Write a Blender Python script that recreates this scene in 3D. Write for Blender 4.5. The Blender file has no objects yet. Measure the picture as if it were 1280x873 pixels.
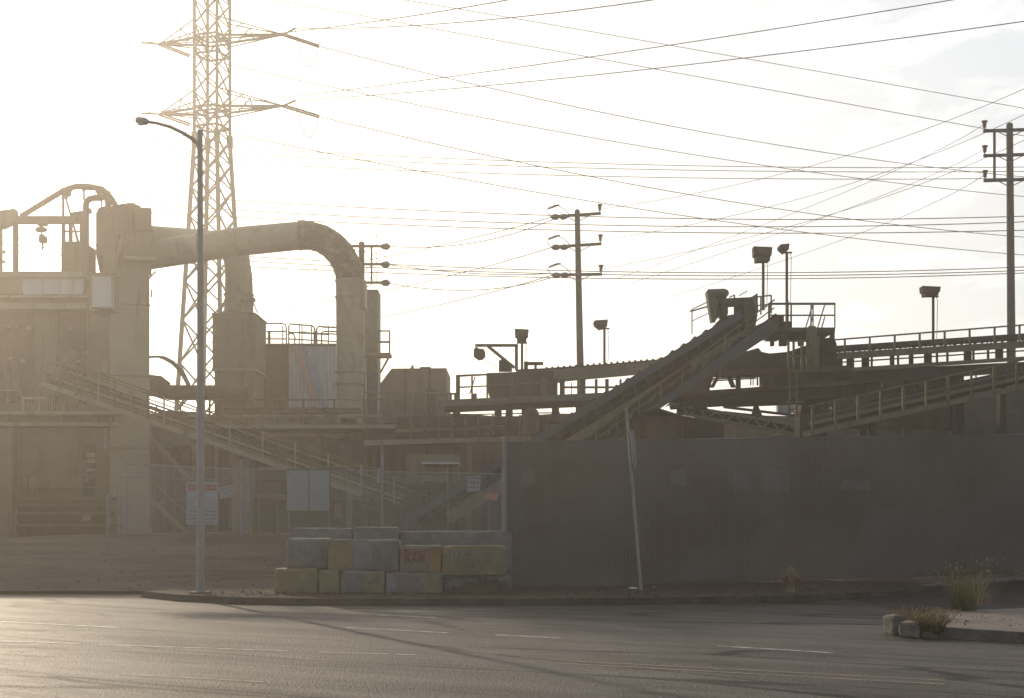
import bpy, bmesh, math, random
from mathutils import Vector, Matrix, noise as mnoise
random.seed(7)
sc = bpy.context.scene
col = sc.collection
F, HY, CH = 1780.0, 655.0, 1.7          # focal length in photo pixels, horizon row, eye height
def W(px, py, Y): return Vector(((px-640)*Y/F, Y, CH+(HY-py)*Y/F))
def PX(px, Y): return (px-640)*Y/F
def PZ(py, Y): return CH+(HY-py)*Y/F
def gnd(px, py, z=0.0):                  # a point of the ground plane
    Y = (CH-z)*F/(py-HY); return Vector(((px-640)*Y/F, Y, z))

# ------------------------------------------------------------------ materials
def mat(name, c, rough=0.7, metal=0.0, var=0.25, scale=3.0, dirt=None, dirt_amt=0.0, dirt_scale=1.2,
        bump=0.0, bump_scale=40.0, streak=0.0, spec=0.5, stretch=None):
    m = bpy.data.materials.new(name); m.use_nodes = True
    nt = m.node_tree; N = nt.nodes; L = nt.links
    b = N['Principled BSDF']; b.inputs['Roughness'].default_value = rough
    b.inputs['Metallic'].default_value = metal
    b.inputs['Specular IOR Level'].default_value = spec
    tc = N.new('ShaderNodeTexCoord'); src = tc.outputs['Object']
    if stretch:
        ms = N.new('ShaderNodeMapping'); ms.inputs['Scale'].default_value = stretch; L.new(src, ms.inputs['Vector']); src = ms.outputs[0]
    no = N.new('ShaderNodeTexNoise'); no.inputs['Scale'].default_value = scale
    no.inputs['Detail'].default_value = 6; no.inputs['Roughness'].default_value = 0.65
    L.new(src, no.inputs['Vector'])
    r = N.new('ShaderNodeValToRGB')
    r.color_ramp.elements[0].position = 0.3; r.color_ramp.elements[1].position = 0.7
    r.color_ramp.elements[0].color = tuple(x*(1-var) for x in c)+(1,)
    r.color_ramp.elements[1].color = tuple(min(1, x*(1+var)) for x in c)+(1,)
    L.new(no.outputs['Fac'], r.inputs['Fac']); out = r.outputs['Color']
    if dirt:
        mp = N.new('ShaderNodeMapping'); L.new(src, mp.inputs['Vector'])
        mp.inputs['Scale'].default_value = (1, 1, 1-0.85*streak)
        n2 = N.new('ShaderNodeTexNoise'); n2.inputs['Scale'].default_value = dirt_scale
        n2.inputs['Detail'].default_value = 8; n2.inputs['Roughness'].default_value = 0.7
        L.new(mp.outputs[0], n2.inputs['Vector'])
        r2 = N.new('ShaderNodeValToRGB')
        r2.color_ramp.elements[0].position = 0.62-0.3*dirt_amt; r2.color_ramp.elements[1].position = 0.75-0.25*dirt_amt
        L.new(n2.outputs['Fac'], r2.inputs['Fac'])
        mx = N.new('ShaderNodeMix'); mx.data_type = 'RGBA'
        L.new(r2.outputs['Color'], mx.inputs['Factor']); L.new(out, mx.inputs['A']); mx.inputs['B'].default_value = tuple(dirt)+(1,)
        out = mx.outputs['Result']
    L.new(out, b.inputs['Base Color'])
    if bump:
        n3 = N.new('ShaderNodeTexNoise'); n3.inputs['Scale'].default_value = bump_scale; n3.inputs['Detail'].default_value = 4
        L.new(src, n3.inputs['Vector'])
        bp = N.new('ShaderNodeBump'); bp.inputs['Strength'].default_value = bump; bp.inputs['Distance'].default_value = 0.02
        L.new(n3.outputs['Fac'], bp.inputs['Height']); L.new(bp.outputs[0], b.inputs['Normal'])
    return m
RUST = (0.075, 0.04, 0.022); GRIME = (0.095, 0.078, 0.056)
M = {}
M['tan'] = mat('tan_paint', (0.25, 0.22, 0.15), 0.7, var=.12, spec=.3, dirt=GRIME, dirt_amt=.2, streak=1, scale=1.2)
M['tan2'] = mat('dull_tan_paint', (0.17, 0.14, 0.10), 0.8, var=.15, spec=.2, dirt=GRIME, dirt_amt=.25, streak=1, scale=1)
M['olive'] = mat('olive_paint', (0.14, 0.13, 0.08), 0.8, spec=.2, var=.15, dirt=GRIME, dirt_amt=.4, streak=1)
M['brown'] = mat('brown_steel', (0.085, 0.063, 0.045), 0.85, spec=.15, var=.2, dirt=RUST, dirt_amt=.4, streak=1)
M['duct'] = mat('duct_paint', (0.27, 0.245, 0.17), 0.65, spec=.3, var=.1, dirt=(0.19, 0.16, 0.11), dirt_amt=.35, streak=.6)
M['rust'] = mat('rusty_duct', (0.24, 0.21, 0.15), 0.7, var=.15, dirt=RUST, dirt_amt=.95, dirt_scale=1.6)
M['steel'] = mat('grey_steel', (0.12, 0.115, 0.105), 0.7, 0, spec=.2, var=.2, dirt=GRIME, dirt_amt=.4)
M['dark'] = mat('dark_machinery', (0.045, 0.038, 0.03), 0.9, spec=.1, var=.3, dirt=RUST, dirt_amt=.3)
M['black'] = mat('black_rubber', (0.035, 0.034, 0.033), 0.85, var=.3, dirt=(0.15, 0.13, 0.10), dirt_amt=.3)
M['belt'] = mat('belt_edge_cover', (0.06, 0.066, 0.073), 0.6, 0, spec=.3, var=.15, dirt=GRIME, dirt_amt=.3)
M['yellow'] = mat('safety_yellow', (0.13, 0.108, 0.048), 0.7, spec=.2, var=.15, dirt=GRIME, dirt_amt=.4, scale=5)
M['galv'] = mat('galvanised_steel', (0.17, 0.175, 0.175), 0.6, 0, var=.12, dirt=GRIME, dirt_amt=.25)
M['panel'] = mat('pale_panel', (0.46, 0.47, 0.47), 0.55, var=.06, dirt=(0.33, 0.32, 0.29), dirt_amt=.25, streak=1)
M['white'] = mat('white_sheet', (0.215, 0.23, 0.245), 0.6, var=.05, dirt=(0.18, 0.185, 0.19), dirt_amt=.2, streak=1)
M['wood'] = mat('pole_wood', (0.055, 0.042, 0.03), 0.85, var=.3, dirt=(0.05, 0.04, 0.03), dirt_amt=.4, streak=1)
M['insul'] = mat('brown_porcelain', (0.10, 0.05, 0.035), 0.25, var=.2)
M['wire'] = mat('cable_metal', (0.03, 0.03, 0.03), 0.9, 0, spec=0, var=.1)
M['lamp'] = mat('lamp_post_steel', (0.22, 0.21, 0.195), 0.65, 0, var=.12, dirt=(0.16,0.15,0.135), dirt_amt=.3, streak=1)
M['signback'] = mat('dark_sign_back', (0.14, 0.155, 0.175), 0.6, var=.15)
M['lattice'] = mat('tower_steel', (0.10, 0.10, 0.097), 0.8, 0, spec=.15, var=.1)
M['conc'] = mat('old_concrete', (0.155, 0.147, 0.135), 0.9, var=.2, dirt=(0.10, 0.093, 0.083), dirt_amt=.5, bump=.5, bump_scale=18)
M['concp'] = mat('pale_kerb_concrete', (0.135, 0.108, 0.085), 0.9, var=.25, dirt=(0.10, 0.082, 0.066), dirt_amt=.4, bump=.4, bump_scale=25)
M['kerb'] = mat('kerb_concrete', (0.075, 0.062, 0.05), 0.95, var=.25, spec=.15, dirt=(0.045, 0.037, 0.03), dirt_amt=.5, bump=.4)
M['kerb2'] = mat('dusty_kerb_concrete', (0.115, 0.10, 0.085), 0.95, var=.25, spec=.15, dirt=(0.06, 0.05, 0.042), dirt_amt=.5, bump=.4)
M['py'] = mat('faded_yellow_paint', (0.19, 0.152, 0.08), 0.85, var=.2, dirt=(0.13, 0.11, 0.075), dirt_amt=.35, bump=.3, bump_scale=20)
M['po'] = mat('orange_paint', (0.20, 0.11, 0.035), 0.75, var=.15, dirt=(0.2, 0.14, 0.07), dirt_amt=.3, bump=.3)
M['pp'] = mat('faded_pink_paint', (0.17, 0.135, 0.11), 0.85, var=.2, dirt=(0.13, 0.115, 0.10), dirt_amt=.5, bump=.3)
M['pg'] = mat('grey_blue_paint', (0.16, 0.17, 0.175), 0.85, var=.2, dirt=(0.11, 0.11, 0.11), dirt_amt=.5, bump=.3)
M['red'] = mat('red_paint', (0.24, 0.05, 0.04), 0.6, var=.15)
M['blue'] = mat('faded_blue_paint', (0.24, 0.27, 0.38), 0.6, var=.15)
M['fadered'] = mat('faded_red_paint', (0.42, 0.27, 0.22), 0.6, var=.15)
M['ink'] = mat('dark_lettering', (0.06, 0.07, 0.10), 0.6, var=.1)
M['spray'] = mat('dull_blue_spray_paint', (0.17, 0.18, 0.20), 0.8, var=.2)
M['orange'] = mat('orange_plastic', (0.5, 0.2, 0.09), 0.5, var=.1)
M['hyd'] = mat('hydrant_yellow', (0.16, 0.09, 0.042), 0.6, var=.2, dirt=GRIME, dirt_amt=.3)
M['soil'] = mat('dry_soil', (0.075, 0.055, 0.041), 0.95, spec=.1, var=.35, scale=2, dirt=(0.06, 0.045, 0.033), dirt_amt=.5, bump=.8, bump_scale=9)
M['pile'] = mat('crushed_stone', (0.065, 0.055, 0.042), 1.0, var=.35, scale=1.4, spec=.05, dirt=(0.04,0.036,0.026), dirt_amt=.5, bump=1, bump_scale=6)
M['rock'] = mat('broken_concrete', (0.15, 0.125, 0.10), 0.9, var=.25, bump=.6, bump_scale=22)
M['paper'] = mat('litter_paper', (0.6, 0.58, 0.55), 0.8, var=.1)

def foliage_mat(name, c, c2):
    m = mat(name, c, 0.7, var=.4, scale=30, dirt=c2, dirt_amt=.5, dirt_scale=5)
    nt = m.node_tree; b = nt.nodes['Principled BSDF']; o = nt.nodes['Material Output']
    t = nt.nodes.new('ShaderNodeBsdfTranslucent'); mx = nt.nodes.new('ShaderNodeMixShader'); mx.inputs[0].default_value = .45
    bc = b.inputs['Base Color'].links[0].from_socket
    nt.links.new(bc, t.inputs['Color']); nt.links.new(b.outputs[0], mx.inputs[1]); nt.links.new(t.outputs[0], mx.inputs[2])
    nt.links.new(mx.outputs[0], o.inputs['Surface']); return m
M['weed'] = foliage_mat('green_weed', (0.08, 0.085, 0.03), (0.16, 0.12, 0.05))
M['drydark'] = foliage_mat('dusty_weed', (0.09, 0.065, 0.04), (0.06, 0.045, 0.028))
M['dry'] = foliage_mat('dry_grass', (0.34, 0.25, 0.13), (0.16, 0.11, 0.05))

def asphalt(name, c, rough, patchy=.3):
    m = bpy.data.materials.new(name); m.use_nodes = True
    nt = m.node_tree; N = nt.nodes; L = nt.links; b = N['Principled BSDF']
    b.inputs['Roughness'].default_value = rough; b.inputs['Specular IOR Level'].default_value = .22
    tc = N.new('ShaderNodeTexCoord')
    mp = N.new('ShaderNodeMapping'); L.new(tc.outputs['Object'], mp.inputs[0])
    mp.vector_type = 'TEXTURE'; mp.inputs['Rotation'].default_value = (0, 0, math.radians(-31)); mp.inputs['Scale'].default_value = (5, .8, 1)
    a = N.new('ShaderNodeTexNoise'); a.inputs['Scale'].default_value = .9; a.inputs['Detail'].default_value = 8; a.inputs['Roughness'].default_value = .7
    L.new(mp.outputs[0], a.inputs['Vector'])
    r = N.new('ShaderNodeValToRGB'); e = r.color_ramp.elements
    e[0].position, e[1].position = .3, .72
    e[0].color = tuple(x*(1-patchy) for x in c)+(1,); e[1].color = tuple(x*(1+patchy) for x in c)+(1,)
    L.new(a.outputs['Fac'], r.inputs['Fac'])
    g = N.new('ShaderNodeTexVoronoi'); g.inputs['Scale'].default_value = 34; L.new(tc.outputs['Object'], g.inputs['Vector'])
    gr = N.new('ShaderNodeValToRGB'); gr.color_ramp.elements[0].color = (.4, .4, .4, 1); gr.color_ramp.elements[1].color = (1.5, 1.45, 1.4, 1)
    L.new(g.outputs['Color'], gr.inputs['Fac'])
    mx = N.new('ShaderNodeMix'); mx.data_type = 'RGBA'; mx.blend_type = 'MULTIPLY'; mx.inputs['Factor'].default_value = 1
    L.new(r.outputs[0], mx.inputs['A']); L.new(gr.outputs[0], mx.inputs['B'])
    # tar-filled cracks that run along and across the road
    w1 = N.new('ShaderNodeTexNoise'); w1.inputs['Scale'].default_value = .5; w1.inputs['Detail'].default_value = 5; L.new(mp.outputs[0], w1.inputs['Vector'])
    vo = N.new('ShaderNodeTexVoronoi'); vo.feature = 'DISTANCE_TO_EDGE'; vo.inputs['Scale'].default_value = .42
    ad = N.new('ShaderNodeVectorMath'); ad.operation = 'MULTIPLY_ADD'; ad.inputs[1].default_value = (1.3, 1.3, 0); L.new(w1.outputs['Color'], ad.inputs[0]); L.new(mp.outputs[0], ad.inputs[2])
    L.new(ad.outputs[0], vo.inputs['Vector'])
    cr = N.new('ShaderNodeValToRGB'); cr.color_ramp.elements[0].position = .006; cr.color_ramp.elements[0].color = (.4, .4, .4, 1); cr.color_ramp.elements[1].position = .02; cr.color_ramp.elements[1].color = (1, 1, 1, 1)
    L.new(vo.outputs['Distance'], cr.inputs['Fac'])
    mx2 = N.new('ShaderNodeMix'); mx2.data_type = 'RGBA'; mx2.blend_type = 'MULTIPLY'; mx2.inputs['Factor'].default_value = 1
    L.new(mx.outputs['Result'], mx2.inputs['A']); L.new(cr.outputs[0], mx2.inputs['B']); L.new(mx2.outputs['Result'], b.inputs['Base Color'])
    mp2 = N.new('ShaderNodeMapping'); L.new(tc.outputs['Object'], mp2.inputs[0])
    mp2.vector_type = 'TEXTURE'; mp2.inputs['Rotation'].default_value = (0, 0, math.radians(-31)); mp2.inputs['Scale'].default_value = (2.6, .3, 1)
    a2 = N.new('ShaderNodeTexNoise'); a2.inputs['Scale'].default_value = 2.2; a2.inputs['Detail'].default_value = 10; a2.inputs['Roughness'].default_value = .78
    L.new(mp2.outputs[0], a2.inputs['Vector'])
    r3 = N.new('ShaderNodeValToRGB'); r3.color_ramp.elements[0].position = .36; r3.color_ramp.elements[0].color = (.3, .29, .28, 1); r3.color_ramp.elements[1].position = .66; r3.color_ramp.elements[1].color = (1.7, 1.7, 1.7, 1)
    L.new(a2.outputs['Fac'], r3.inputs['Fac'])
    mx3 = N.new('ShaderNodeMix'); mx3.data_type = 'RGBA'; mx3.blend_type = 'MULTIPLY'; mx3.inputs['Factor'].default_value = 1
    L.new(mx2.outputs['Result'], mx3.inputs['A']); L.new(r3.outputs[0], mx3.inputs['B']); L.new(mx3.outputs['Result'], b.inputs['Base Color'])
    rr = N.new('ShaderNodeMapRange'); rr.inputs['From Min'].default_value = .3; rr.inputs['From Max'].default_value = .7; rr.inputs['To Min'].default_value = rough-.2; rr.inputs['To Max'].default_value = rough+.2
    sm_ = N.new('ShaderNodeMapRange'); sm_.inputs['From Min'].default_value = .34; sm_.inputs['From Max'].default_value = .66; sm_.inputs['To Min'].default_value = .03; sm_.inputs['To Max'].default_value = .42
    L.new(a2.outputs['Fac'], sm_.inputs['Value'])
    sc_ = N.new('ShaderNodeMath'); sc_.operation = 'MULTIPLY'; sb_ = N.new('ShaderNodeMapRange'); sb_.inputs['From Min'].default_value = .38; sb_.inputs['From Max'].default_value = .62; sb_.inputs['To Min'].default_value = .6; sb_.inputs['To Max'].default_value = 1.4
    L.new(a.outputs['Fac'], sb_.inputs['Value'])
    sd_ = N.new('ShaderNodeMath'); sd_.operation = 'MULTIPLY'; L.new(sm_.outputs[0], sd_.inputs[0]); L.new(sb_.outputs[0], sd_.inputs[1])
    L.new(sd_.outputs[0], sc_.inputs[0]); L.new(cr.outputs[0], sc_.inputs[1]); L.new(sc_.outputs[0], b.inputs['Specular IOR Level'])
    L.new(a2.outputs['Fac'], rr.inputs['Value']); L.new(rr.outputs[0], b.inputs['Roughness'])
    bp = N.new('ShaderNodeBump'); bp.inputs['Strength'].default_value = .8; bp.inputs['Distance'].default_value = .016
    bp2 = N.new('ShaderNodeBump'); bp2.inputs['Strength'].default_value = .8; bp2.inputs['Distance'].default_value = .05
    L.new(a2.outputs['Fac'], bp2.inputs['Height']); L.new(bp2.outputs[0], bp.inputs['Normal'])
    L.new(g.outputs['Distance'], bp.inputs['Height']); L.new(bp.outputs[0], b.inputs['Normal'])
    return m
M['road'] = asphalt('worn_asphalt', (0.046, 0.038, 0.030), .58, .45)
M['side'] = asphalt('grey_asphalt', (0.032, 0.029, 0.027), .7)
M['yard'] = mat('packed_dirt', (0.062, 0.05, 0.039), 0.95, spec=.12, var=.55, scale=.55, stretch=(.35,1,1), dirt=(0.022, 0.018, 0.014), dirt_amt=.42, dirt_scale=.6, bump=.6, bump_scale=8)
def worn(name, c, base):
    m = mat(name, c, .6, var=.15, scale=8, dirt=base, dirt_amt=.55, dirt_scale=4, bump=.3, bump_scale=60); return m
M['lw'] = worn('worn_white_line', (0.48, 0.455, 0.41), (0.06, 0.053, 0.046))
M['ly'] = worn('worn_yellow_line', (0.17, 0.115, 0.045), (0.055, 0.047, 0.038))

def slat_mat():
    # wind-screen cloth woven through a chain-link fence: fine uprights, stains, a little light comes through
    m = mat('fence_screen_cloth', (0.105, 0.093, 0.080), .85, var=.12, scale=.35, dirt=(0.088, 0.068, 0.05), dirt_amt=.5, dirt_scale=.45)
    nt = m.node_tree; N = nt.nodes; L = nt.links; b = N['Principled BSDF']; o = N['Material Output']
    tc = N.new('ShaderNodeTexCoord')
    wv = N.new('ShaderNodeTexWave'); wv.bands_direction = 'X'; wv.inputs['Scale'].default_value = 4.0; wv.inputs['Distortion'].default_value = .6
    wv.inputs['Detail'].default_value = 2; wv.inputs['Detail Scale'].default_value = .4
    L.new(tc.outputs['Object'], wv.inputs['Vector'])
    no = N.new('ShaderNodeTexNoise'); no.inputs['Scale'].default_value = .6; L.new(tc.outputs['Object'], no.inputs['Vector'])
    mr = N.new('ShaderNodeMath'); mr.operation = 'MULTIPLY'; L.new(wv.outputs['Fac'], mr.inputs[0]); L.new(no.outputs['Fac'], mr.inputs[1])
    bc = b.inputs['Base Color'].links[0].from_socket
    mx = N.new('ShaderNodeMix'); mx.data_type = 'RGBA'; mx.blend_type = 'MULTIPLY'
    L.new(mr.outputs[0], mx.inputs['Factor']); L.new(bc, mx.inputs['A']); mx.inputs['B'].default_value = (.55, .55, .55, 1)
    # old pale paint-outs and paper remains on the cloth: (x centre, z centre, half width, half height)
    sx = N.new('ShaderNodeSeparateXYZ'); n2 = N.new('ShaderNodeTexNoise'); n2.inputs['Scale'].default_value = 7; L.new(tc.outputs['Object'], n2.inputs['Vector'])
    wob = N.new('ShaderNodeVectorMath'); wob.operation = 'MULTIPLY_ADD'; wob.inputs[1].default_value = (.16, .16, .16); L.new(n2.outputs['Color'], wob.inputs[0]); L.new(tc.outputs['Object'], wob.inputs[2]); L.new(wob.outputs[0], sx.inputs[0])
    tot = None
    for cx_, cz_, hw_, hh_ in ((.55,2.65,.14,.2), (4.15,2.68,.19,.19), (5.7,2.62,.2,.22), (6.6,2.62,.35,.26), (8.6,2.52,.38,.12)):
        pr_ = None
        for sock, c_, h_ in (('X', cx_+.08, hw_), ('Z', cz_+.08, hh_)):
            q1 = N.new('ShaderNodeMath'); q1.operation = 'SUBTRACT'; q1.inputs[1].default_value = c_; L.new(sx.outputs[sock], q1.inputs[0])
            q2 = N.new('ShaderNodeMath'); q2.operation = 'ABSOLUTE'; L.new(q1.outputs[0], q2.inputs[0])
            q3 = N.new('ShaderNodeMath'); q3.operation = 'LESS_THAN'; q3.inputs[1].default_value = h_; L.new(q2.outputs[0], q3.inputs[0])
            if pr_ is None: pr_ = q3
            else:
                q4 = N.new('ShaderNodeMath'); q4.operation = 'MULTIPLY'; L.new(pr_.outputs[0], q4.inputs[0]); L.new(q3.outputs[0], q4.inputs[1]); pr_ = q4
        if tot is None: tot = pr_
        else:
            q5 = N.new('ShaderNodeMath'); q5.operation = 'MAXIMUM'; L.new(tot.outputs[0], q5.inputs[0]); L.new(pr_.outputs[0], q5.inputs[1]); tot = q5
    q6 = N.new('ShaderNodeMath'); q6.operation = 'MULTIPLY'; L.new(tot.outputs[0], q6.inputs[0]); L.new(n2.outputs['Fac'], q6.inputs[1])
    mp_ = N.new('ShaderNodeMix'); mp_.data_type = 'RGBA'; L.new(q6.outputs[0], mp_.inputs['Factor']); L.new(mx.outputs['Result'], mp_.inputs['A']); mp_.inputs['B'].default_value = (.128, .128, .124, 1)
    mx = mp_
    L.new(mx.outputs['Result'], b.inputs['Base Color'])
    bp = N.new('ShaderNodeBump'); bp.inputs['Strength'].default_value = .25; bp.inputs['Distance'].default_value = .02
    L.new(wv.outputs['Fac'], bp.inputs['Height']); L.new(bp.outputs[0], b.inputs['Normal'])
    t = N.new('ShaderNodeBsdfTranslucent'); L.new(mx.outputs['Result'], t.inputs['Color'])
    s1 = N.new('ShaderNodeMixShader'); s1.inputs[0].default_value = .07; L.new(b.outputs[0], s1.inputs[1]); L.new(t.outputs[0], s1.inputs[2])
    tr = N.new('ShaderNodeBsdfTransparent'); s2 = N.new('ShaderNodeMixShader'); s2.inputs[0].default_value = .02
    L.new(s1.outputs[0], s2.inputs[1]); L.new(tr.outputs[0], s2.inputs[2]); L.new(s2.outputs[0], o.inputs['Surface'])
    return m
M['screen'] = slat_mat()
def link_mat():
    m = bpy.data.materials.new('chain_link_mesh'); m.use_nodes = True
    nt = m.node_tree; N = nt.nodes; L = nt.links; b = N['Principled BSDF']; o = N['Material Output']
    b.inputs['Base Color'].default_value = (.33, .33, .32, 1); b.inputs['Metallic'].default_value = .4; b.inputs['Roughness'].default_value = .5
    tc = N.new('ShaderNodeTexCoord'); sx = N.new('ShaderNodeSeparateXYZ'); L.new(tc.outputs['Object'], sx.inputs[0])
    fs = []
    for sgn in (1, -1):
        a = N.new('ShaderNodeMath'); a.operation = 'MULTIPLY_ADD'; a.inputs[1].default_value = sgn; L.new(sx.outputs['X'], a.inputs[0]); L.new(sx.outputs['Z'], a.inputs[2])
        d = N.new('ShaderNodeMath'); d.operation = 'PINGPONG'; d.inputs[1].default_value = .045; L.new(a.outputs[0], d.inputs[0])
        c = N.new('ShaderNodeMath'); c.operation = 'LESS_THAN'; c.inputs[1].default_value = .0042; L.new(d.outputs[0], c.inputs[0]); fs.append(c)
    mxx = N.new('ShaderNodeMath'); mxx.operation = 'MAXIMUM'; L.new(fs[0].outputs[0], mxx.inputs[0]); L.new(fs[1].outputs[0], mxx.inputs[1])
    tr = N.new('ShaderNodeBsdfTransparent'); s = N.new('ShaderNodeMixShader')
    L.new(mxx.outputs[0], s.inputs[0]); L.new(tr.outputs[0], s.inputs[1]); L.new(b.outputs[0], s.inputs[2]); L.new(s.outputs[0], o.inputs['Surface'])
    return m
M['link'] = link_mat()

# ------------------------------------------------------------------ building helpers
class MB:
    def __init__(s): s.v = []; s.f = []; s.smooth = set()
    def add(s, vs, fs, smooth=False):
        o = len(s.v); s.v += [Vector(v) for v in vs]
        for f in fs:
            if smooth: s.smooth.add(len(s.f))
            s.f.append(tuple(i+o for i in f))
        return s
    def box(s, x0, x1, y0, y1, z0, z1):
        if x1 < x0: x0, x1 = x1, x0
        if y1 < y0: y0, y1 = y1, y0
        if z1 < z0: z0, z1 = z1, z0
        return s.add([(x0,y0,z0),(x1,y0,z0),(x1,y1,z0),(x0,y1,z0),(x0,y0,z1),(x1,y0,z1),(x1,y1,z1),(x0,y1,z1)],
                     [(0,3,2,1),(4,5,6,7),(0,1,5,4),(1,2,6,5),(2,3,7,6),(3,0,4,7)])
    def pbox(s, a, b, c, d, Y, dep): return s.box(PX(a,Y), PX(c,Y), Y, Y+dep, PZ(d,Y), PZ(b,Y))
    def pprism(s, pts, Y, dep):
        p = [W(a,b,Y) for a,b in pts]
        ar = sum(p[i].x*p[(i+1)%len(p)].z-p[(i+1)%len(p)].x*p[i].z for i in range(len(p)))
        if ar < 0: p.reverse()
        n = len(p); q = [v+Vector((0,dep,0)) for v in p]
        return s.add(p+q, [tuple(range(n)), tuple(range(2*n-1,n-1,-1))]+[(i, n+i, n+(i+1)%n, (i+1)%n) for i in range(n)])
    def bar(s, p, q, w, h, up=Vector((0,0,1))):
        p, q = Vector(p), Vector(q); d = (q-p)
        if d.length < 1e-6: return s
        d.normalize()
        if abs(d.dot(up)) > .99: up = Vector((0,1,0))
        a = d.cross(up).normalized(); b = a.cross(d).normalized(); vs = []
        for c in (p, q):
            for i, j in ((-1,-1),(1,-1),(1,1),(-1,1)): vs.append(c+a*(i*w/2)+b*(j*h/2))
        return s.add(vs, [(0,1,2,3),(7,6,5,4),(0,4,5,1),(1,5,6,2),(2,6,7,3),(3,7,4,0)])
    def tube(s, pts, r, n=8, caps=True, smooth=True):
        pts = [Vector(p) for p in pts]; m = len(pts)
        rs = r if isinstance(r, (list, tuple)) else [r]*m
        t0 = (pts[1]-pts[0]).normalized(); up = Vector((0,0,1)) if abs(t0.z) < .9 else Vector((0,1,0))
        a = t0.cross(up).normalized(); vs = []
        for i in range(m):
            t = (pts[min(i+1,m-1)]-pts[max(i-1,0)]).normalized()
            a = (a-t*a.dot(t)).normalized(); b = t.cross(a)
            for k in range(n):
                an = 2*math.pi*k/n; vs.append(pts[i]+(a*math.cos(an)+b*math.sin(an))*rs[i])
        fs = [(i*n+k, i*n+(k+1)%n, (i+1)*n+(k+1)%n, (i+1)*n+k) for i in range(m-1) for k in range(n)]
        s.add(vs, fs, smooth)
        if caps: s.add(vs[:n], [tuple(range(n-1,-1,-1))]); s.add(vs[-n:], [tuple(range(n))])
        return s
    def lathe(s, c, prof, n=16):
        c = Vector(c); vs = []; m = len(prof)
        for r, z in prof:
            for k in range(n):
                an = 2*math.pi*k/n; vs.append(c+Vector((r*math.cos(an), r*math.sin(an), z)))
        fs = [(i*n+k, i*n+(k+1)%n, (i+1)*n+(k+1)%n, (i+1)*n+k) for i in range(m-1) for k in range(n)]
        s.add(vs, fs, True); s.add(vs[:n], [tuple(range(n-1,-1,-1))]); s.add(vs[-n:], [tuple(range(n))]); return s
    def build(s, name, m, parent=None, bevel=0):
        me = bpy.data.meshes.new(name)
        if parent is not None: base = Vector(parent['_b'])
        else:
            xs = [v.x for v in s.v]; ys = [v.y for v in s.v]; zs = [v.z for v in s.v]
            base = Vector(((min(xs)+max(xs))/2, (min(ys)+max(ys))/2, min(zs)))
        me.from_pydata([v-base for v in s.v], [], s.f)
        me.validate()
        for i in s.smooth:
            if i < len(me.polygons): me.polygons[i].use_smooth = True
        me.materials.append(m if not isinstance(m, str) else M[m])
        o = bpy.data.objects.new(name, me); col.objects.link(o)
        o['_b'] = tuple(base)
        if parent is not None: o.parent = parent
        else: o.location = base
        if bevel:
            md = o.modifiers.new('edge', 'BEVEL'); md.width = bevel; md.segments = 2; md.limit_method = 'ANGLE'
        return o
def tag(o, label=None, cat=None, group=None, kind=None):
    if label: o['label'] = label
    if cat: o['category'] = cat
    if group: o['group'] = group
    if kind: o['kind'] = kind
    return o
def thing(name, label, cat, loc, group=None):
    o = bpy.data.objects.new(name, None); col.objects.link(o)
    o.location = Vector(loc); o['_b'] = tuple(Vector(loc)); o.empty_display_size = .3
    return tag(o, label, cat, group)
def dup(o, off, parent=None):
    c = o.copy(); col.objects.link(c)
    if parent is None:
        c.location = o.location+Vector(off); c['_b'] = tuple(Vector(o['_b'])+Vector(off))
    else: c.parent = parent
    for ch in o.children: dup(ch, off, c)
    return c
def resample(pts, step):
    pts = [Vector(p) for p in pts]; out = [pts[0].copy()]; acc = 0
    for a, b in zip(pts, pts[1:]):
        L = (b-a).length; n = max(1, round(L/step))
        out += [a.lerp(b, k/n) for k in range(1, n+1)]
    return out
def railing(parent, pts, h=1.07, step=1.5, m='yellow', r=.028, posts=True, mid=True, pr=None):
    pts = [Vector(p) for p in pts]; up = Vector((0,0,h))
    b = MB(); b.tube([p+up for p in pts], r, 6)
    if mid: b.tube([p+up*.52 for p in pts], r*.8, 6)
    h_ = b.build('handrail', m, parent)
    for p in resample(pts, step):
        MB().tube([p, p+up], pr or r, 6).build('post', m, h_)
    return h_
def arc(c, r, a0, a1, n, Y):            # arc in the picture plane at depth Y, pixel units
    return [W(c[0]+r*math.cos(math.radians(a0+(a1-a0)*i/n)), c[1]-r*math.sin(math.radians(a0+(a1-a0)*i/n)), Y) for i in range(n+1)]

# ------------------------------------------------------------------ light, sky, air
SUN_AZ, SUN_EL = math.radians(-25.7), math.radians(18.6)
sdir = Vector((math.sin(SUN_AZ)*math.cos(SUN_EL), math.cos(SUN_AZ)*math.cos(SUN_EL), math.sin(SUN_EL)))
w = bpy.data.worlds.new('World'); sc.world = w; w.use_nodes = True
nt = w.node_tree; N = nt.nodes; L = nt.links
bg = N['Background']; bg.inputs['Strength'].default_value = 0.13
sk = N.new('ShaderNodeTexSky'); sk.sky_type = 'NISHITA'; sk.sun_disc = False
sk.sun_elevation = SUN_EL; sk.sun_rotation = SUN_AZ; sk.air_density = 1.0; sk.dust_density = 2.5; sk.ozone_density = 1.0
tc = N.new('ShaderNodeTexCoord'); sp = N.new('ShaderNodeSeparateXYZ'); L.new(tc.outputs['Generated'], sp.inputs[0])
zz = N.new('ShaderNodeMath'); zz.operation = 'ADD'; zz.inputs[1].default_value = .12; L.new(sp.outputs['Z'], zz.inputs[0])
dv = N.new('ShaderNodeVectorMath'); dv.operation = 'DIVIDE'
cb = N.new('ShaderNodeCombineXYZ'); [L.new(zz.outputs[0], cb.inputs[i]) for i in range(3)]
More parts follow.
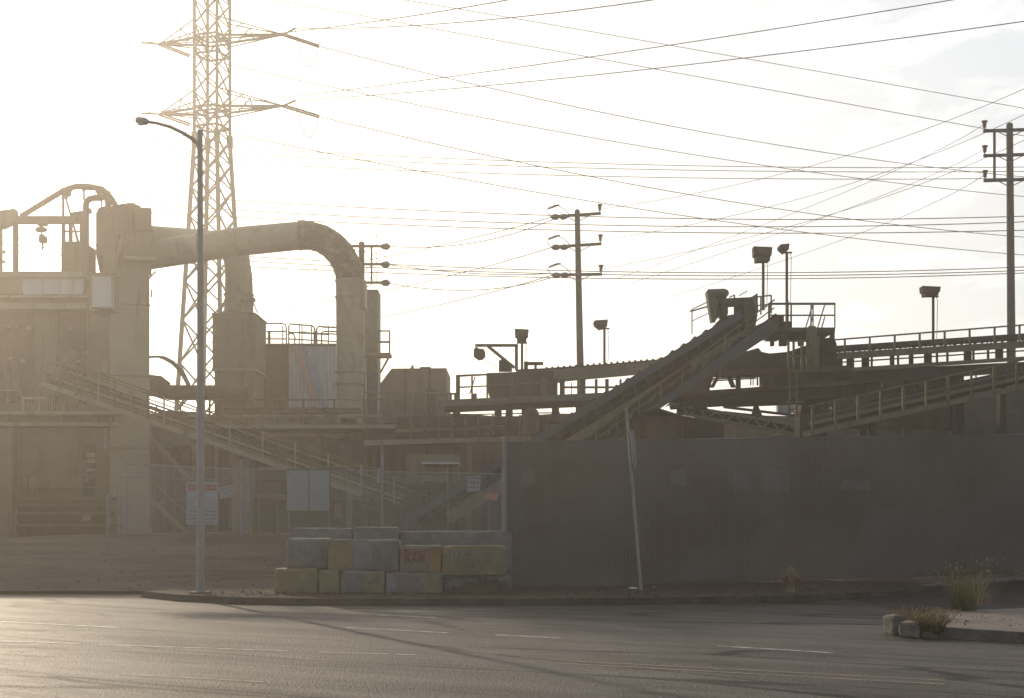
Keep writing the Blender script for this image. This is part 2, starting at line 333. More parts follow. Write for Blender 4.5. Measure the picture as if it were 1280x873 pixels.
L.new(tc.outputs['Generated'], dv.inputs[0]); L.new(cb.outputs[0], dv.inputs[1])
cn = N.new('ShaderNodeTexNoise'); cn.inputs['Scale'].default_value = 3.2; cn.inputs['Detail'].default_value = 9; cn.inputs['Roughness'].default_value = .58
cn.inputs['Distortion'].default_value = .25
L.new(dv.outputs[0], cn.inputs['Vector'])
cr = N.new('ShaderNodeValToRGB'); cr.color_ramp.elements[0].position = .50; cr.color_ramp.elements[1].position = .66
L.new(cn.outputs['Fac'], cr.inputs['Fac'])
cm = N.new('ShaderNodeMix'); cm.data_type = 'RGBA'
cf = N.new('ShaderNodeMath'); cf.operation = 'MULTIPLY'; cf.inputs[1].default_value = .8; L.new(cr.outputs[0], cf.inputs[0])
L.new(cf.outputs[0], cm.inputs['Factor']); L.new(sk.outputs[0], cm.inputs['A']); cm.inputs['B'].default_value = (9.6, 9.6, 9.5, 1)
vf = N.new('ShaderNodeMapRange'); vf.inputs['From Min'].default_value = -.1; vf.inputs['From Max'].default_value = .75; vf.inputs['To Max'].default_value = .6
L.new(sp.outputs['Y'], vf.inputs['Value'])
vm = N.new('ShaderNodeMix'); vm.data_type = 'RGBA'; L.new(vf.outputs[0], vm.inputs['Factor'])
L.new(sk.outputs[0], vm.inputs['A']); vm.inputs['B'].default_value = (6.7, 7.0, 7.25, 1); L.new(vm.outputs['Result'], cm.inputs['A'])
mn = N.new('ShaderNodeVectorMath'); mn.operation = 'MINIMUM'; mn.inputs[1].default_value = (12.5, 12.3, 12.0)   # cap on sky brightness, so thin steel stays visible round the sun
L.new(cm.outputs['Result'], mn.inputs[0]); L.new(mn.outputs[0], bg.inputs['Color'])

sun = bpy.data.lights.new('sun', 'SUN'); sun.energy = 3.0; sun.angle = math.radians(.8); sun.color = (1, .83, .62)
so = bpy.data.objects.new('sun', sun); col.objects.link(so); so.location = sdir*100
so.rotation_euler = (-sdir).to_track_quat('-Z', 'Y').to_euler()

hz = MB().box(-175, 175, -45, 260, -1.5, 56).build('haze', M['paper'])  # air volume that doubles as the lens flare veil
tag(hz, 'pale haze over the whole plant, also standing in for lens flare', None, None, 'stuff')
hm = bpy.data.materials.new('haze_air'); hm.use_nodes = True
hn = hm.node_tree; hn.nodes.clear()
ho = hn.nodes.new('ShaderNodeOutputMaterial'); hv = hn.nodes.new('ShaderNodeVolumePrincipled')
hv.inputs['Density'].default_value = 0.00165; hv.inputs['Anisotropy'].default_value = .72
hv.inputs['Color'].default_value = (.97, .90, .80, 1)
hn.links.new(hv.outputs[0], ho.inputs['Volume'])
hz.data.materials.clear(); hz.data.materials.append(hm)

cam = bpy.data.cameras.new('camera'); co = bpy.data.objects.new('camera', cam); col.objects.link(co)
co.location = (0, 0, CH); co.rotation_euler = (math.radians(90), 0, 0)
cam.sensor_width = 36; cam.lens = 36*F/1280; cam.shift_y = (HY-436.5)/1280; cam.clip_end = 5000
sc.camera = co
vs = sc.view_settings; vs.view_transform = 'Standard'; vs.look = 'None'; vs.gamma = 1; vs.exposure = 0.16; vs.use_curve_mapping = False
sc.cycles.volume_bounces = 1; sc.cycles.max_bounces = 6; sc.cycles.transparent_max_bounces = 16
sc.cycles.use_denoising = True

# ------------------------------------------------------------------ ground
def smooth(t): t = max(0, min(1, t)); return t*t*(3-2*t)
def yard_z(x, y):
    top = .75+.55*smooth((x+27)/13)
    t = max(0, min(1, (y-33.6)/14)); return top*(1-(1-t)**1.15)+.05*mnoise.noise(Vector((x*.25, y*.25, 0)))*smooth((y-35)/6)
b = MB().add([(-172,-42,0),(172,-42,0),(172,257,0),(-172,257,0)], [(0,1,2,3)])
tag(b.build('road', 'road'), None, None, None, 'structure')
def sheet(x0, x1, y0, y1, nx, ny, zf):
    vs = [(x0+(x1-x0)*i/nx, y0+(y1-y0)*j/ny, zf(x0+(x1-x0)*i/nx, y0+(y1-y0)*j/ny)) for j in range(ny+1) for i in range(nx+1)]
    return MB().add(vs, [(j*(nx+1)+i, j*(nx+1)+i+1, (j+1)*(nx+1)+i+1, (j+1)*(nx+1)+i) for j in range(ny) for i in range(nx)], True)
tag(sheet(-110, 110, 34.3, 200, 110, 120, lambda x, y: .006+yard_z(x, y)).build('yard_ground', 'yard'), None, None, None, 'structure')
# side street that rises gently to the right behind the traffic island
tag(sheet(7.6, 60, 26.9, 36.5, 20, 12, lambda x, y: .004+.34*smooth((y-27.5)/9)*smooth((x-8)/4)).build('side_street', 'side'), None, None, None, 'structure')

# far verge: kerb and dirt strip in front of the fence
front = [gnd(*p) for p in ((176,747),(215,751.5),(290,755.5),(360,757),(500,757.6),(640,757.5),(780,756.6),(900,755),(1000,752.6),(1060,750),(1110,747.6),(1165,744))]
def offs(pts, d):
    out = []
    for i, p in enumerate(pts):
        t = (pts[min(i+1,len(pts)-1)]-pts[max(i-1,0)]).normalized(); out.append(p+Vector((-t.y, t.x, 0))*d)
    return out
inner = offs(front, .17); kb = MB(); n = len(front); hk = .15
lip = offs(front, .025)
vs = [p+Vector((0,0,.001)) for p in front]+[p+Vector((0,0,hk)) for p in lip]+[p+Vector((0,0,hk)) for p in inner]+[p+Vector((0,0,.001)) for p in inner]
kb.add(vs, [(k*n+i, k*n+i+1, (k+1)*n+i+1, (k+1)*n+i) for k in range(3) for i in range(n-1)])
for i in (0, n-1): kb.add([vs[i], vs[n+i], vs[2*n+i], vs[3*n+i]], [(0,1,2,3)])
tag(kb.build('kerb', 'kerb'), None, None, None, 'structure')
back_y = lambda x: 33.75+max(0, x)*.145+.5
rows = 7; vs = []
for j in range(rows+1):
    for p in resample(inner, .8):
        t = j/rows; y1 = max(back_y(p.x), p.y+.4); y = p.y+(y1-p.y)*t
        vs.append((p.x, y, hk-.006+(.03+.30*max(0, min(1, p.x/12)))*t+.03*mnoise.noise(Vector((p.x*1.3, y*1.3, 3)))*min(1, 4*t)))
nn = len(vs)//(rows+1)
tag(MB().add(vs, [(j*nn+i, j*nn+i+1, (j+1)*nn+i+1, (j+1)*nn+i) for j in range(rows) for i in range(nn-1)], True).build('verge', 'soil'), None, None, None, 'structure')
# near-right traffic island: pavement and kerb
isl = [Vector(p) for p in ((6.12,21.75,0),(6.35,21.15,0),(7.3,20.15,0),(9.5,18.0,0),(16,12,0))]
isl_back = [Vector(p) for p in ((6.25,22.9,0),(7.5,25.3,0),(9.4,26.1,0),(13,26.6,0),(26,26.8,0))]
ins = offs(isl, .16); n = len(isl); lip = offs(isl, .03); hi = .16
vs = [p+Vector((0,0,.001)) for p in isl]+[p+Vector((0,0,hi)) for p in lip]+[p+Vector((0,0,hi)) for p in ins]
tag(MB().add(vs, [(k*n+i, k*n+i+1, (k+1)*n+i+1, (k+1)*n+i) for k in range(2) for i in range(n-1)]).build('kerb', 'kerb2'), None, None, None, 'structure')
vs = [p+Vector((0,0,hi-.004)) for p in ins]+[p+Vector((0,0,hi-.004)) for p in isl_back]+[p for p in isl_back]
tag(MB().add(vs, [(k*n+i, k*n+i+1, (k+1)*n+i+1, (k+1)*n+i) for k in range(2) for i in range(n-1)]).build('pavement', 'concp'), None, None, None, 'structure')
for q0, q1 in ((isl[2].lerp(isl[3], .12), Vector((10.6, 26.2, 0))),):
    d = (q1-q0).normalized(); sd = Vector((-d.y, d.x, 0))*.012
    z0 = Vector((0,0,hi-.001)); a0 = q0+d*.02
    tag(MB().add([a0-sd+z0, a0+sd+z0, q1+sd+z0, q1-sd+z0], [(0,1,2,3)]).build('pavement_joint', 'soil'), None, None, None, 'structure')
# painted lines
def line(name, a, b_, wd, m, z=.004):
    p, q = gnd(*a), gnd(*b_); t = (q-p).normalized(); s = Vector((-t.y, t.x, 0))*wd/2
    k = max(1, int((q-p).length/.5)); vs = []
    for i in range(k+1):
        c = p.lerp(q, i/k); j = 1+.15*mnoise.noise(c*2.1); vs += [c-s*j+Vector((0,0,z)), c+s*j+Vector((0,0,z))]
    return tag(MB().add(vs, [(2*i, 2*i+2, 2*i+3, 2*i+1) for i in range(k)]).build(name, m), None, None, None, 'structure')
for a, b_ in (((0,777),(146,785)), ((433,785),(560,791.5)), ((620,794),(700,798)), ((898,808),(1042,816.5)), ((-160,769),(-40,775)), ((472,769),(545,772.5))):
    line('lane_line', a, b_, .11, 'lw')
for a, b_ in (((0,802),(100,805)), ((124,806),(360,814)), ((400,815.5),(520,819))): line('lane_line', a, b_, .07, 'lw')
line('lane_line', (720,827), (1180,851), .10, 'ly'); line('lane_line', (700,829.5), (1180,856), .10, 'ly')
line('lane_line', (150,843), (330,853), .09, 'ly')
# ------------------------------------------------------------------ street furniture near the road
base = Vector((PX(251,31.7), 31.7, .15)); YL = 31.7
t = thing('street_lamp', 'tall grey street lamp with long curved arm on the near kerb', 'street lamp', base)
MB().box(base.x-.2, base.x+.2, YL-.2, YL+.2, .13, .19).build('base_plate', 'steel', t)
MB().tube([base+Vector((0,0,.03)), base+Vector((0,0,.5)), Vector((PX(250.5,YL),YL,PZ(450,YL))), Vector((PX(250,YL),YL,PZ(163,YL)))], [.105,.098,.076,.06], 12).build('pole', 'lamp', t)
MB().tube([W(250,190,YL), W(247,180,YL), W(240,173.5,YL), W(228,166,YL), W(212,158.5,YL), W(195,154,YL), W(180,152,YL)], [.05,.048,.045,.042,.038,.035,.032], 8).build('arm', 'lamp', t)
lm = MB().tube([W(186,152.5,YL), W(183,152.2,YL), W(177,151.5,YL), W(171,150,YL), W(169.5,149.6,YL)], [.04,.075,.085,.07,.03], 10).build('lamp_head', 'lamp', t)
MB().lathe(W(176,155.6,YL), [(.02,-.03),(.07,-.01),(.085,.03)], 12).build('glass', 'panel', lm)

# fire hydrant
hb = gnd(988, 741, .16); hb.z = .15
t = thing('fire_hydrant', 'small weathered yellow fire hydrant before the long screened fence', 'fire hydrant', hb)
MB().lathe(hb, [(.16,0),(.16,.03),(.10,.045),(.10,.36),(.125,.37),(.125,.40),(.11,.41)], 16).build('barrel', 'hyd', t)
bn = MB().lathe(hb, [(.12,.41),(.115,.47),(.085,.53),(.04,.565),(.035,.61)], 16).build('bonnet', 'hyd', t)
for dx, dy in ((1,0),(-1,0),(0,-1)):
    d = Vector((dx,dy,0)); c = hb+Vector((0,0,.33))
    k = .075 if dy else .055
    MB().tube([c+d*.08, c+d*.155], k, 12).tube([c+d*.155, c+d*.185], k*1.2, 8).tube([c+d*.185, c+d*.21], k*.4, 5).build('nozzle', 'hyd', t)

# leaning sign post, sign seen nearly edge on
p0, p1 = W(801.5,745,32.2), W(783,510,32.2); p0.z = .14
t = thing('street_sign', 'leaning thin pale post with a sign seen nearly edge on', 'sign', p0)
MB().tube([p0, p1], .036, 8).build('post', 'lamp', t)
ct = W(787.5, 563, 32.2); d = (p1-p0).normalized(); s = Vector((.22,-.97,0)); s = (s-d*s.dot(d)).normalized(); nrm = s.cross(d)
hw, hh = .27, .43; cc = ct-nrm*.04
pl = [cc+s*a*hw+d*b_*hh for a, b_ in ((-.8,-1),(.8,-1),(1,-.85),(1,.85),(.8,1),(-.8,1),(-1,.85),(-1,-.85))]
MB().add(pl+[v-nrm*.012 for v in pl], [tuple(range(8)), tuple(range(15,7,-1))]+[(i,(i+1)%8,8+(i+1)%8,8+i) for i in range(8)]).build('sign_panel', 'signback', t)

# concrete blocks with old paint and graffiti
def block(px0, py0, px1, py1, Y, dep, m, label, skew=0, z0=None, faces=()):
    x0, x1 = PX(px0,Y), PX(px1,Y); za, zb = (PZ(py1,Y) if z0 is None else z0), PZ(py0,Y)
    o = MB().add([(x0,Y,za),(x1,Y+skew,za),(x1,Y+skew+dep,za),(x0,Y+dep,za),(x0,Y,zb),(x1,Y+skew,zb),(x1,Y+skew+dep,zb),(x0,Y+dep,zb)],
                 [(0,3,2,1),(4,5,6,7),(0,1,5,4),(1,2,6,5),(2,3,7,6),(3,0,4,7)])
    # subdivided and chipped
    r = o.build('concrete_block', m)
    bm = bmesh.new(); bm.from_mesh(r.data); bmesh.ops.subdivide_edges(bm, edges=bm.edges[:], cuts=9, use_grid_fill=True)
    lo = [min(v.co[i] for v in bm.verts) for i in range(3)]; hi_ = [max(v.co[i] for v in bm.verts) for i in range(3)]
    for v in bm.verts:
        e = sum(1 for i in range(3) if min(v.co[i]-lo[i], hi_[i]-v.co[i]) < .045)
        k = mnoise.noise((v.co+r.location)*3.3)*.012
        c = Vector(((lo[0]+hi_[0])/2, (lo[1]+hi_[1])/2, (lo[2]+hi_[2])/2)); dd = (c-v.co); 
        v.co += dd.normalized()*(k+(.022+.075*max(0, mnoise.noise((v.co+r.location)*4.2)) if e > 1 else 0))
    bm.to_mesh(r.data); bm.free()
    tag(r, label, 'concrete block', 'stacked concrete blocks at the yard entrance')
    for (a, c, m2) in faces:        # a painted field on the front face: a thin coat
        xa, xb = PX(a,Y), PX(c,Y)
        f = lambda x: Y+skew*(x-x0)/(x1-x0)-.004
        MB().add([(xa,f(xa),za+.05),(xb,f(xb),za+.05),(xb,f(xb),zb-.045),(xa,f(xa),zb-.045)], [(0,1,2,3)]).build('paint_patch', m2, r)
    return r
G = 'stacked concrete blocks at the yard entrance'
block(342,711,397,739,31.6,.75,'py','dull olive block at the left end of the lower row', 0, .14)
block(398,713,424,742,31.5,.75,'py','short bright yellow block in the lower row beside the olive one', 0, .14)
block(425,714,481,742,31.5,.75,'conc','grey block with olive right half under the grey upper block', 0, .14, [(455,480,'py')])
block(482,716,553,742,31.5,.75,'pp','lower block with pale blue left end below the red graffiti', 0, .14, [(483,497,'pg'),(526,548,'py')])
block(555,719,640,742,31.8,.75,'conc','grey block half buried in dirt at the right end of the lower row', 0, .14)
block(357,673,409,712,31.75,.8,'conc','plain grey block at the left end of the upper row', .05, PZ(711.5,31.7))
block(410,675,499,716,31.65,.8,'conc','grey upper block painted yellow at its left end', -.1, PZ(714,31.6), [(411,440,'py'),(443,466,'pg')])
g1 = block(500,682,551,719,31.55,.8,'pp','upper block with red graffiti and an orange right end', 0, PZ(718,31.55), [(537,550.5,'po')])
g2 = block(552.5,683,632,719,31.55,.9,'py','large yellow block covered in faded blue graffiti', .25, PZ(719.3,31.55))
block(360,660,440,676,33.2,.8,'conc','rough grey block behind the plain grey one in the back row', 0, .14)
block(441,659,497,679,33.1,.8,'conc','grey block in the back row behind the yellow ended block', 0, .14)
block(498,664,640,685,33.4,.9,'conc','long grey block in the back row against the fence post', 0, .14)
def strokes(lines, Y, r, m, parent, name='graffiti'):
    b = MB()
    for ln in lines:
        pts = [W(x,y,Y-.012) for x, y in ln]
        b.tube(pts, r, 4)
    for v in b.v: v.y = Y-.012+(v.y-(Y-.012))*.08
    return b.build(name, m, parent)
strokes([[(506,687),(507,697),(506,704)],[(506,688),(511,687),(513,691),(508,695)],[(508,695),(515,704)],[(521,689),(517,692),(517,699),(521,700)],
         [(525,688),(525,698),(526,704)],[(531,687),(530,697),(531,702)],[(525,695),(530,694)]], 31.545, .022, 'red', g1)
strokes([[(565,688),(564,698),(566,706)],[(565,688),(571,689),(570,695),(565,696)],[(577,689),(576,700)],[(583,688),(577,694),(584,700)],[(592,689),(587,693),(588,699),(593,700)],
         [(604,689),(598,690),(599,694),(604,696),(602,700),(597,700)],[(574,704),(573,713),(579,713)],[(584,704),(583,713)],[(584,704),(589,706),(585,708),(590,711),(584,713)],[(594,713),(594,704),(600,712),(600,704)]], 31.545, .02, 'spray', g2)

# long screened fence
fa, fb = Vector((PX(631,33.6),33.6,.14)), Vector((PX(1290,35.5),35.6,.45)); dirf = (fb-fa)
fend = fa+dirf*2.4
FHT = 3.5
t = thing('screened_fence', 'long tall fence covered in grey brown screen cloth along the pavement', 'fence', fa)
k = 160; vs = []; rows = 14
for j in range(rows+1):
    for i in range(k+1):
        p = fa.lerp(fend, i/k); tt = j/rows
        bulge = .05*mnoise.noise(Vector((p.x*.7, tt*2.2, 1)))+.02*mnoise.noise(Vector((p.x*2.5, tt*6, 5)))
        if tt < .25: bulge += (.25-tt)*.5*(.4+mnoise.noise(Vector((p.x*.8, 0, 9))))
        ztop = FHT+.03*mnoise.noise(Vector((p.x*.5, 0, 2)))
        vs.append((p.x, p.y-.03-bulge, p.z+.02+(ztop-.02)*tt))
sm = MB().add(vs, [(j*(k+1)+i, j*(k+1)+i+1, (j+1)*(k+1)+i+1, (j+1)*(k+1)+i) for j in range(rows) for i in range(k)], True).build('screen_cloth', 'screen', t)
MB().tube([fa+Vector((0,.06,FHT-.02)), fend+Vector((0,.06,FHT-.02))], .03, 6).build('top_rail', 'galv', t)
MB().tube([fa+Vector((0,-.05,-.02)), fa+Vector((0,-.05,FHT+.06))], .05, 8).lathe(fa+Vector((0,-.05,FHT+.06)), [(.055,0),(.05,.03),(.01,.06)], 8).build('post', 'galv', t)
for i in range(1, 12):
    p = fa.lerp(fend, i/11); MB().tube([p+Vector((0,.12,-.05)), p+Vector((0,.12,FHT))], .04, 8).build('post', 'galv', t)
def fence_y(x): return fa.y+dirf.y*(x-fa.x)/dirf.x

# ------------------------------------------------------------------ left: batch tower, plant building, hoist frame
Y = 70.0
t = thing('batch_tower', 'tall tan tower with a wider housing on top at the left', 'tower', (PX(187,Y), Y, .7))
batch = t
MB().pbox(139, 318, 187, 690, Y, 6).build('shaft', 'tan', t)
MB().pprism([(120,270),(124,263),(131,260.5),(187,260),(187,321),(120,321)], Y-.4, 5.5).build('housing', 'tan2', t)
MB().pbox(149, 321, 189.5, 325, Y-.9, 1.2).build('ledge', 'tan', t)
b = MB()
for yy in (287, 381, 470, 560): b.pbox(137.5, yy, 188, yy+1.2, Y-.45 if yy < 300 else Y-.05, .3)
b.build('seam_band', 'tan2', t)
for a, c in ((160,262),(167,262),(174,262)): MB().bar(W(a,263,Y-.5), W(a+1.5,290,Y-.5), .12, .12).build('rib', 'tan2', t)
for a, c in ((131,346),(140,346)): MB().tube([W(a,346,Y-.6), W(a+9,296,Y-.6)], .11, 8).build('chute_pipe', 'tan', t)
MB().pbox(121, 292, 135, 343, Y-1.6, 1.5).build('cabinet', 'tan2', t)
MB().tube([W(145,262,Y), W(155,259,Y), W(166,258,Y), W(176,260.5,Y)], .1, 6).build('conduit', 'tan2', t)
br = MB().bar(W(188,350,Y+.5), W(198,339,Y+.5), .07, .07).bar(W(187.5,339,Y+.5), W(187.5,352,Y+.5), .1, .1).build('bracket', 'steel', t)
b = MB().tube([W(188,367,Y), W(190,367,Y)], .2, 8).build('vent_cap', 'steel', t)

batch.rotation_euler.z = math.radians(14.3)
t = thing('plant_building', 'big tan and brown plant building filling the left edge', 'building', (PX(20,Y+1), Y+4, .7))
MB().pprism([(-330,338),(140,341),(140,700),(-330,700)], Y+1.2, 4).build('wall', 'tan2', t)
# upper band of cladding panels, each its own part
xs = [-330,-260,-190,-120,-60,-20,28,53,74,91,105]
for a, c in zip(xs, xs[1:]):
    MB().pbox(a+.4, 348, c-.4, 368, Y+.9, .28).build('cladding_panel', 'panel' if a > 20 else 'tan2', t)
MB().pbox(-330, 339.5, 112, 347, Y+.7, .6).build('parapet', 'tan', t)
MB().pbox(-330, 369, 110, 372, Y+.5, .6).build('trim_band', 'tan', t)
MB().pbox(-330, 378.5, 109, 386.5, Y+.3, .8).build('ledge_beam', 'tan', t)
for a in (-180,-110,-40,38.5,70,103): MB().pbox(a, 388, a+1.8, 505, Y+.85, .33).build('wall_rib', 'brown', t)
MB().pbox(40.5, 388, 69.5, 504, Y+1.05, .12).build('wall_panel', 'olive', t)
MB().pbox(72.5, 388, 102.5, 504, Y+1.02, .15).build('wall_panel', 'brown', t)
MB().pbox(-38, 388, 38, 504, Y+1.08, .1).build('wall_panel', 'brown', t)
sgn = MB().pbox(115, 345, 139.5, 384, Y-1.7, .25).build('pale_hatch', 'panel', t)
b = MB().pbox(113.6, 343.6, 140.6, 345, Y-1.75, .3).pbox(113.6, 384, 140.6, 385.4, Y-1.75, .3).pbox(113.6, 345, 115, 384, Y-1.75, .3).pbox(139.5, 345, 140.6, 384, Y-1.75, .3).build('frame', 'tan', sgn)
MB().pbox(111, 342, 141, 388, Y-1.45, 2.6).build('cabin', 'tan2', t)
for px, py in ((11,409),(22,409),(36,410),(14,448),(29,451),(88,411),(99,452),(107,441)):
    MB().lathe(W(px,py,Y+.75), [(.06,-.12),(.14,-.05),(.14,.03),(.05,.08)], 10).build('wall_lamp', 'tan', t)
for x0, x1, y0, y1, tilt in ((8,14,455,505,5),(17,22,452,503,8)):
    MB().tube([W(x0,y0,Y+.5), W(x0+tilt,y1,Y+.5)], .22, 8).build('downpipe', 'brown', t)
# mid level platform
MB().pbox(-330, 514, 150, 518.5, Y-.9, 2).pbox(-330, 528, 150, 532.5, Y-.6, 1.6).build('platform_beam', 'tan', t)
for a in range(-300, 150, 22): MB().pbox(a, 518.6, a+2, 527.8, Y-.5, .3).build('stiffener', 'tan2', t)
railing(t, [W(-330,514,Y-.8), W(26,514,Y-.8)], 1.0, 1.6, 'yellow')
b = MB()
for a, c, y0, y1 in ((26,30,497,514),(33,34.5,502,514),(48,49.5,500,514),(26,56,496.5,499)): b.pbox(a, y0, c, y1, Y-.8, .15)
b.build('work_bench', 'tan', t)
for a in (60,66,72,82,95): MB().pbox(a, 494, a+2.2, 513.9, Y-.7, .2).build('standpipe', 'brown', t)
# lower storey: recess, columns, machinery inside
MB().pbox(16, 536, 137, 634, Y-.05, 1.2).build('lower_wall', 'olive', t)
MB().pbox(-4, 536, 15, 676, Y-1.2, 1.4).build('column', 'tan2', t)
MB().pbox(-330, 536, -5, 690, Y-.1, 1.2).build('side_wall', 'brown', t)
op = MB().pbox(103, 556, 119, 622, Y-.12, .05).build('doorway', 'black', t)  # black sheet: the shade inside the opening put in as colour
for y0, y1, a, c in ((566,572,108,118),(574,579,109,119),(586,589,108,119)): MB().pbox(a, y0, c, y1, Y-.35, .2).build('machine_part', 'tan', op)
MB().pbox(28, 593, 102, 611, Y-.3, .22).build('dado_panel', 'tan2', t)
MB().pbox(14, 634, 140, 690, Y-.3, 1.4).build('plinth', 'brown', t)
for yy in (622, 640, 655): MB().pbox(14, yy, 150, yy+3, Y-1.0, .4).build('rail_beam', 'olive', t)
for a in (34,46,94,122): MB().pbox(a, 594, a+1.3, 634, Y-.9, .06).build('barrier_post', 'olive', t)
MB().pbox(30, 594, 124, 595.4, Y-.92, .06).pbox(30, 609, 124, 610.2, Y-.92, .06).build('barrier_rail', 'olive', t)
MB().tube([W(132,536,Y-1.5), W(132.5,560,Y-1.5)], .12, 8).build('downpipe', 'galv', t)
MB().tube([W(136,618,Y-1.5), W(136,675,Y-1.5)], .13, 8).build('downpipe', 'galv', t)
for a in (103,107): MB().pbox(a, 644, a+6, 651, Y-1.05, .04).build('notice_plate', 'tan', t)
for (x0,y0,x1,y1) in ((9,640,16,688),(20,640,18,686)): MB().bar(W(x0,y0,Y-1.7), W(x1,y1,Y-1.7), .09, .09).build('brace', 'tan2', t)

YH = 71.5
t = thing('hoist_frame', 'pale steel frame with arched rail above the roof at the left', 'steel frame', (PX(60,YH), YH, PZ(345,YH)))
for a, c in ((16,21.5),(-2,1.5)): MB().pbox(a, 272, c, 346, YH, .22).build('post', 'tan2', t)
MB().pbox(18, 270, 105, 279, YH-.05, .35).build('runway_beam', 'tan2', t)
MB().pprism([(-60,278),(-60,271),(18,261),(19,268),(22,270.5),(22,275),(2,285)], YH-.15, .5).build('canopy_beam', 'tan2', t)
MB().bar(W(26,271,YH+.2), W(80,238,YH+.2), .18, .22).build('brace', 'tan2', t)
MB().bar(W(79,237,YH+.1), W(79,338,YH+.1), .10, .10).build('post', 'tan2', t)
MB().bar(W(81,244,YH), W(98,302,YH), .08, .08).build('brace', 'steel', t)
MB().tube([W(79,239,YH), W(86,236,YH), W(94,233.6,YH), W(104,233,YH), W(114,234,YH), W(127,236.5,YH), W(134,242,YH), W(140,250,YH), W(145,258.5,YH)], .15, 8).build('arched_rail', 'tan2', t)
MB().pprism([(79,237),(87,235),(86,243),(80,246)], YH-.2, .4).build('gusset', 'tan2', t)
MB().pprism([(117,236),(127.5,233),(128,243),(121,243)], YH-.2, .4).build('gusset', 'tan2', t)
MB().bar(W(105,232,YH), W(105,249,YH), .08, .08).bar(W(101,231,YH), W(106,238,YH), .16, .2).build('hanger', 'steel', t)
MB().bar(W(88,269,YH+.2), W(104,266.5,YH+.2), .2, .2).build('bracket', 'tan2', t)
b = MB().pprism([(76.5,306),(78,302),(104,302),(104,343),(76.5,343)], YH+.3, 2.2)
cb_ = b.build('cabin', 'tan2', t)
b = MB()
for a, c in ((76.8,80.5),(85.5,89.5),(99.5,104.5)): b.pbox(a, 278, c, 302, YH+.4, .2)
b.pbox(80, 288.5, 104, 290.2, YH+.45, .1).build('window_frame', 'tan2', cb_)
MB().bar(W(91,279,YH+.6), W(97,303,YH+.6), .07, .07).build('brace', 'steel', cb_)
t = thing('vent_pipe', 'thick pale bent pipe rising beside the tower housing', 'pipe', (PX(105,Y-1), Y-1, PZ(345,Y-1)))
MB().tube([W(107.5,345,Y-1), W(107.5,256,Y-1), W(108.5,252,Y-1), W(112,249,Y-1), W(118,247.6,Y-1), W(131,246.5,Y-1), W(134.5,250,Y-1), W(136,262,Y-1)], .155, 10).build('pipe_run', 'tan2', t)
MB().tube([W(112,262,Y-1), W(113,267,Y-1)], .09, 6).bar(W(127,250,Y-1), W(127,262,Y-1), .06, .06).build('fitting', 'steel', t)
t = thing('chain_hoist', 'electric chain hoist with hook hanging from the rooftop beam', 'hoist', W(52,279,YH))
MB().pbox(46.5, 279.2, 57, 281.5, YH-.05, .4).build('trolley', 'steel', t)
MB().tube([W(44.5,287.5,YH), W(47,287.5,YH), W(51,287,YH), W(55,287.5,YH), W(59,287.5,YH)], [.07,.14,.15,.14,.06], 10).bar(W(51.5,280,YH), W(51.5,286,YH), .07, .07).build('motor', 'steel', t)
MB().pprism([(48.5,294),(52,292),(56,295),(55.5,303),(48.5,303)], YH-.2, .4).bar(W(52,289,YH), W(52,292.5,YH), .06, .06).build('hook_block', 'steel', t)
MB().tube([W(53,303,YH), W(53.4,307,YH), W(53.8,310,YH), W(53,312,YH), W(52,311,YH)], .045, 6).build('hook', 'steel', t)

# ------------------------------------------------------------------ ducts
YD = 72.0
def sweep_seg(pts, r, n=20): return MB().tube(pts, r, n, True, False)
t = thing('bent_duct', 'huge rusty gooseneck duct arching from the tower down to the right', 'duct', (PX(438,YD), YD, 1.3))
k = YD/F
st = [(180,320.5,17.5),(300,302,18),(375,294.8,17.5)]
MB().tube([W(x,y,YD) for x, y, r in st], [r*k for x, y, r in st], 24).build('straight_run', 'duct', t)
bend = [(374,294.8),(389,295),(403,299),(415,306.5),(425,316.5),(432,328.5),(436.3,341),(437.8,352)]
MB().tube([W(x,y,YD) for x, y in bend], [17.6*k]*len(bend), 24, True, False).build('elbow', 'rust', t)
for (xa, ya), (xb, yb) in zip(bend, bend[1:]):
    d = Vector((xb-xa, 0, ya-yb)).normalized(); c = W((xa+xb)/2, (ya+yb)/2, YD); MB().tube([c-d*.02, c+d*.02], 18.0*k, 24).build('weld_seam', 'rust', t)
MB().tube([W(438.2,351,YD), W(438,460,YD), W(437,530,YD)], [18.6*k,17.4*k,16*k], 24).build('downpipe', 'duct', t)
for (x,y,r,dx,dy) in ((250,309.8,18.6,.99,.13),(375,294.8,18.6,.99,.02)):
    d = Vector((dx,0,dy)).normalized(); c = W(x,y,YD); MB().tube([c-d*.04, c+d*.04], r*k, 24).build('flange', 'rust', t)
for y in (352, 372, 465, 480): MB().lathe(W(438,y,YD), [(19.2*k,-.05),(19.4*k,0),(19.2*k,.05)], 24).build('flange', 'duct', t)
MB().pbox(452.5, 352, 456, 385, YD-.5, 1.2).build('bracket', 'duct', t)
b = MB().tube([W(379,279,YD), W(379,276,YD)], .15, 8).build('hatch', 'rust', t)
YB = 75.3; k = YB/F
t = thing('rear_duct', 'rear tan duct bending down into the collector box', 'duct', (PX(298,YB), YB, PZ(395,YB)))
MB().tube([W(184,299,YB), W(285,307,YB)], 17*k, 20).build('straight_run', 'duct', t)
MB().tube([W(280,307,YB), W(289,311,YB), W(294,318,YB), W(296.5,328,YB)], [16.5*k]*4, 20, True, False).build('elbow', 'duct', t)
MB().tube([W(296,326,YB), W(298.5,346,YB), W(298.5,392,YB)], [16.2*k,17*k,18.5*k], 20).build('downpipe', 'duct', t)
for y in (369, 377): MB().lathe(W(298.5,y,YB), [(18.6*k,-.05),(19.3*k,0),(18.6*k,.05)], 20).build('flange', 'duct', t)
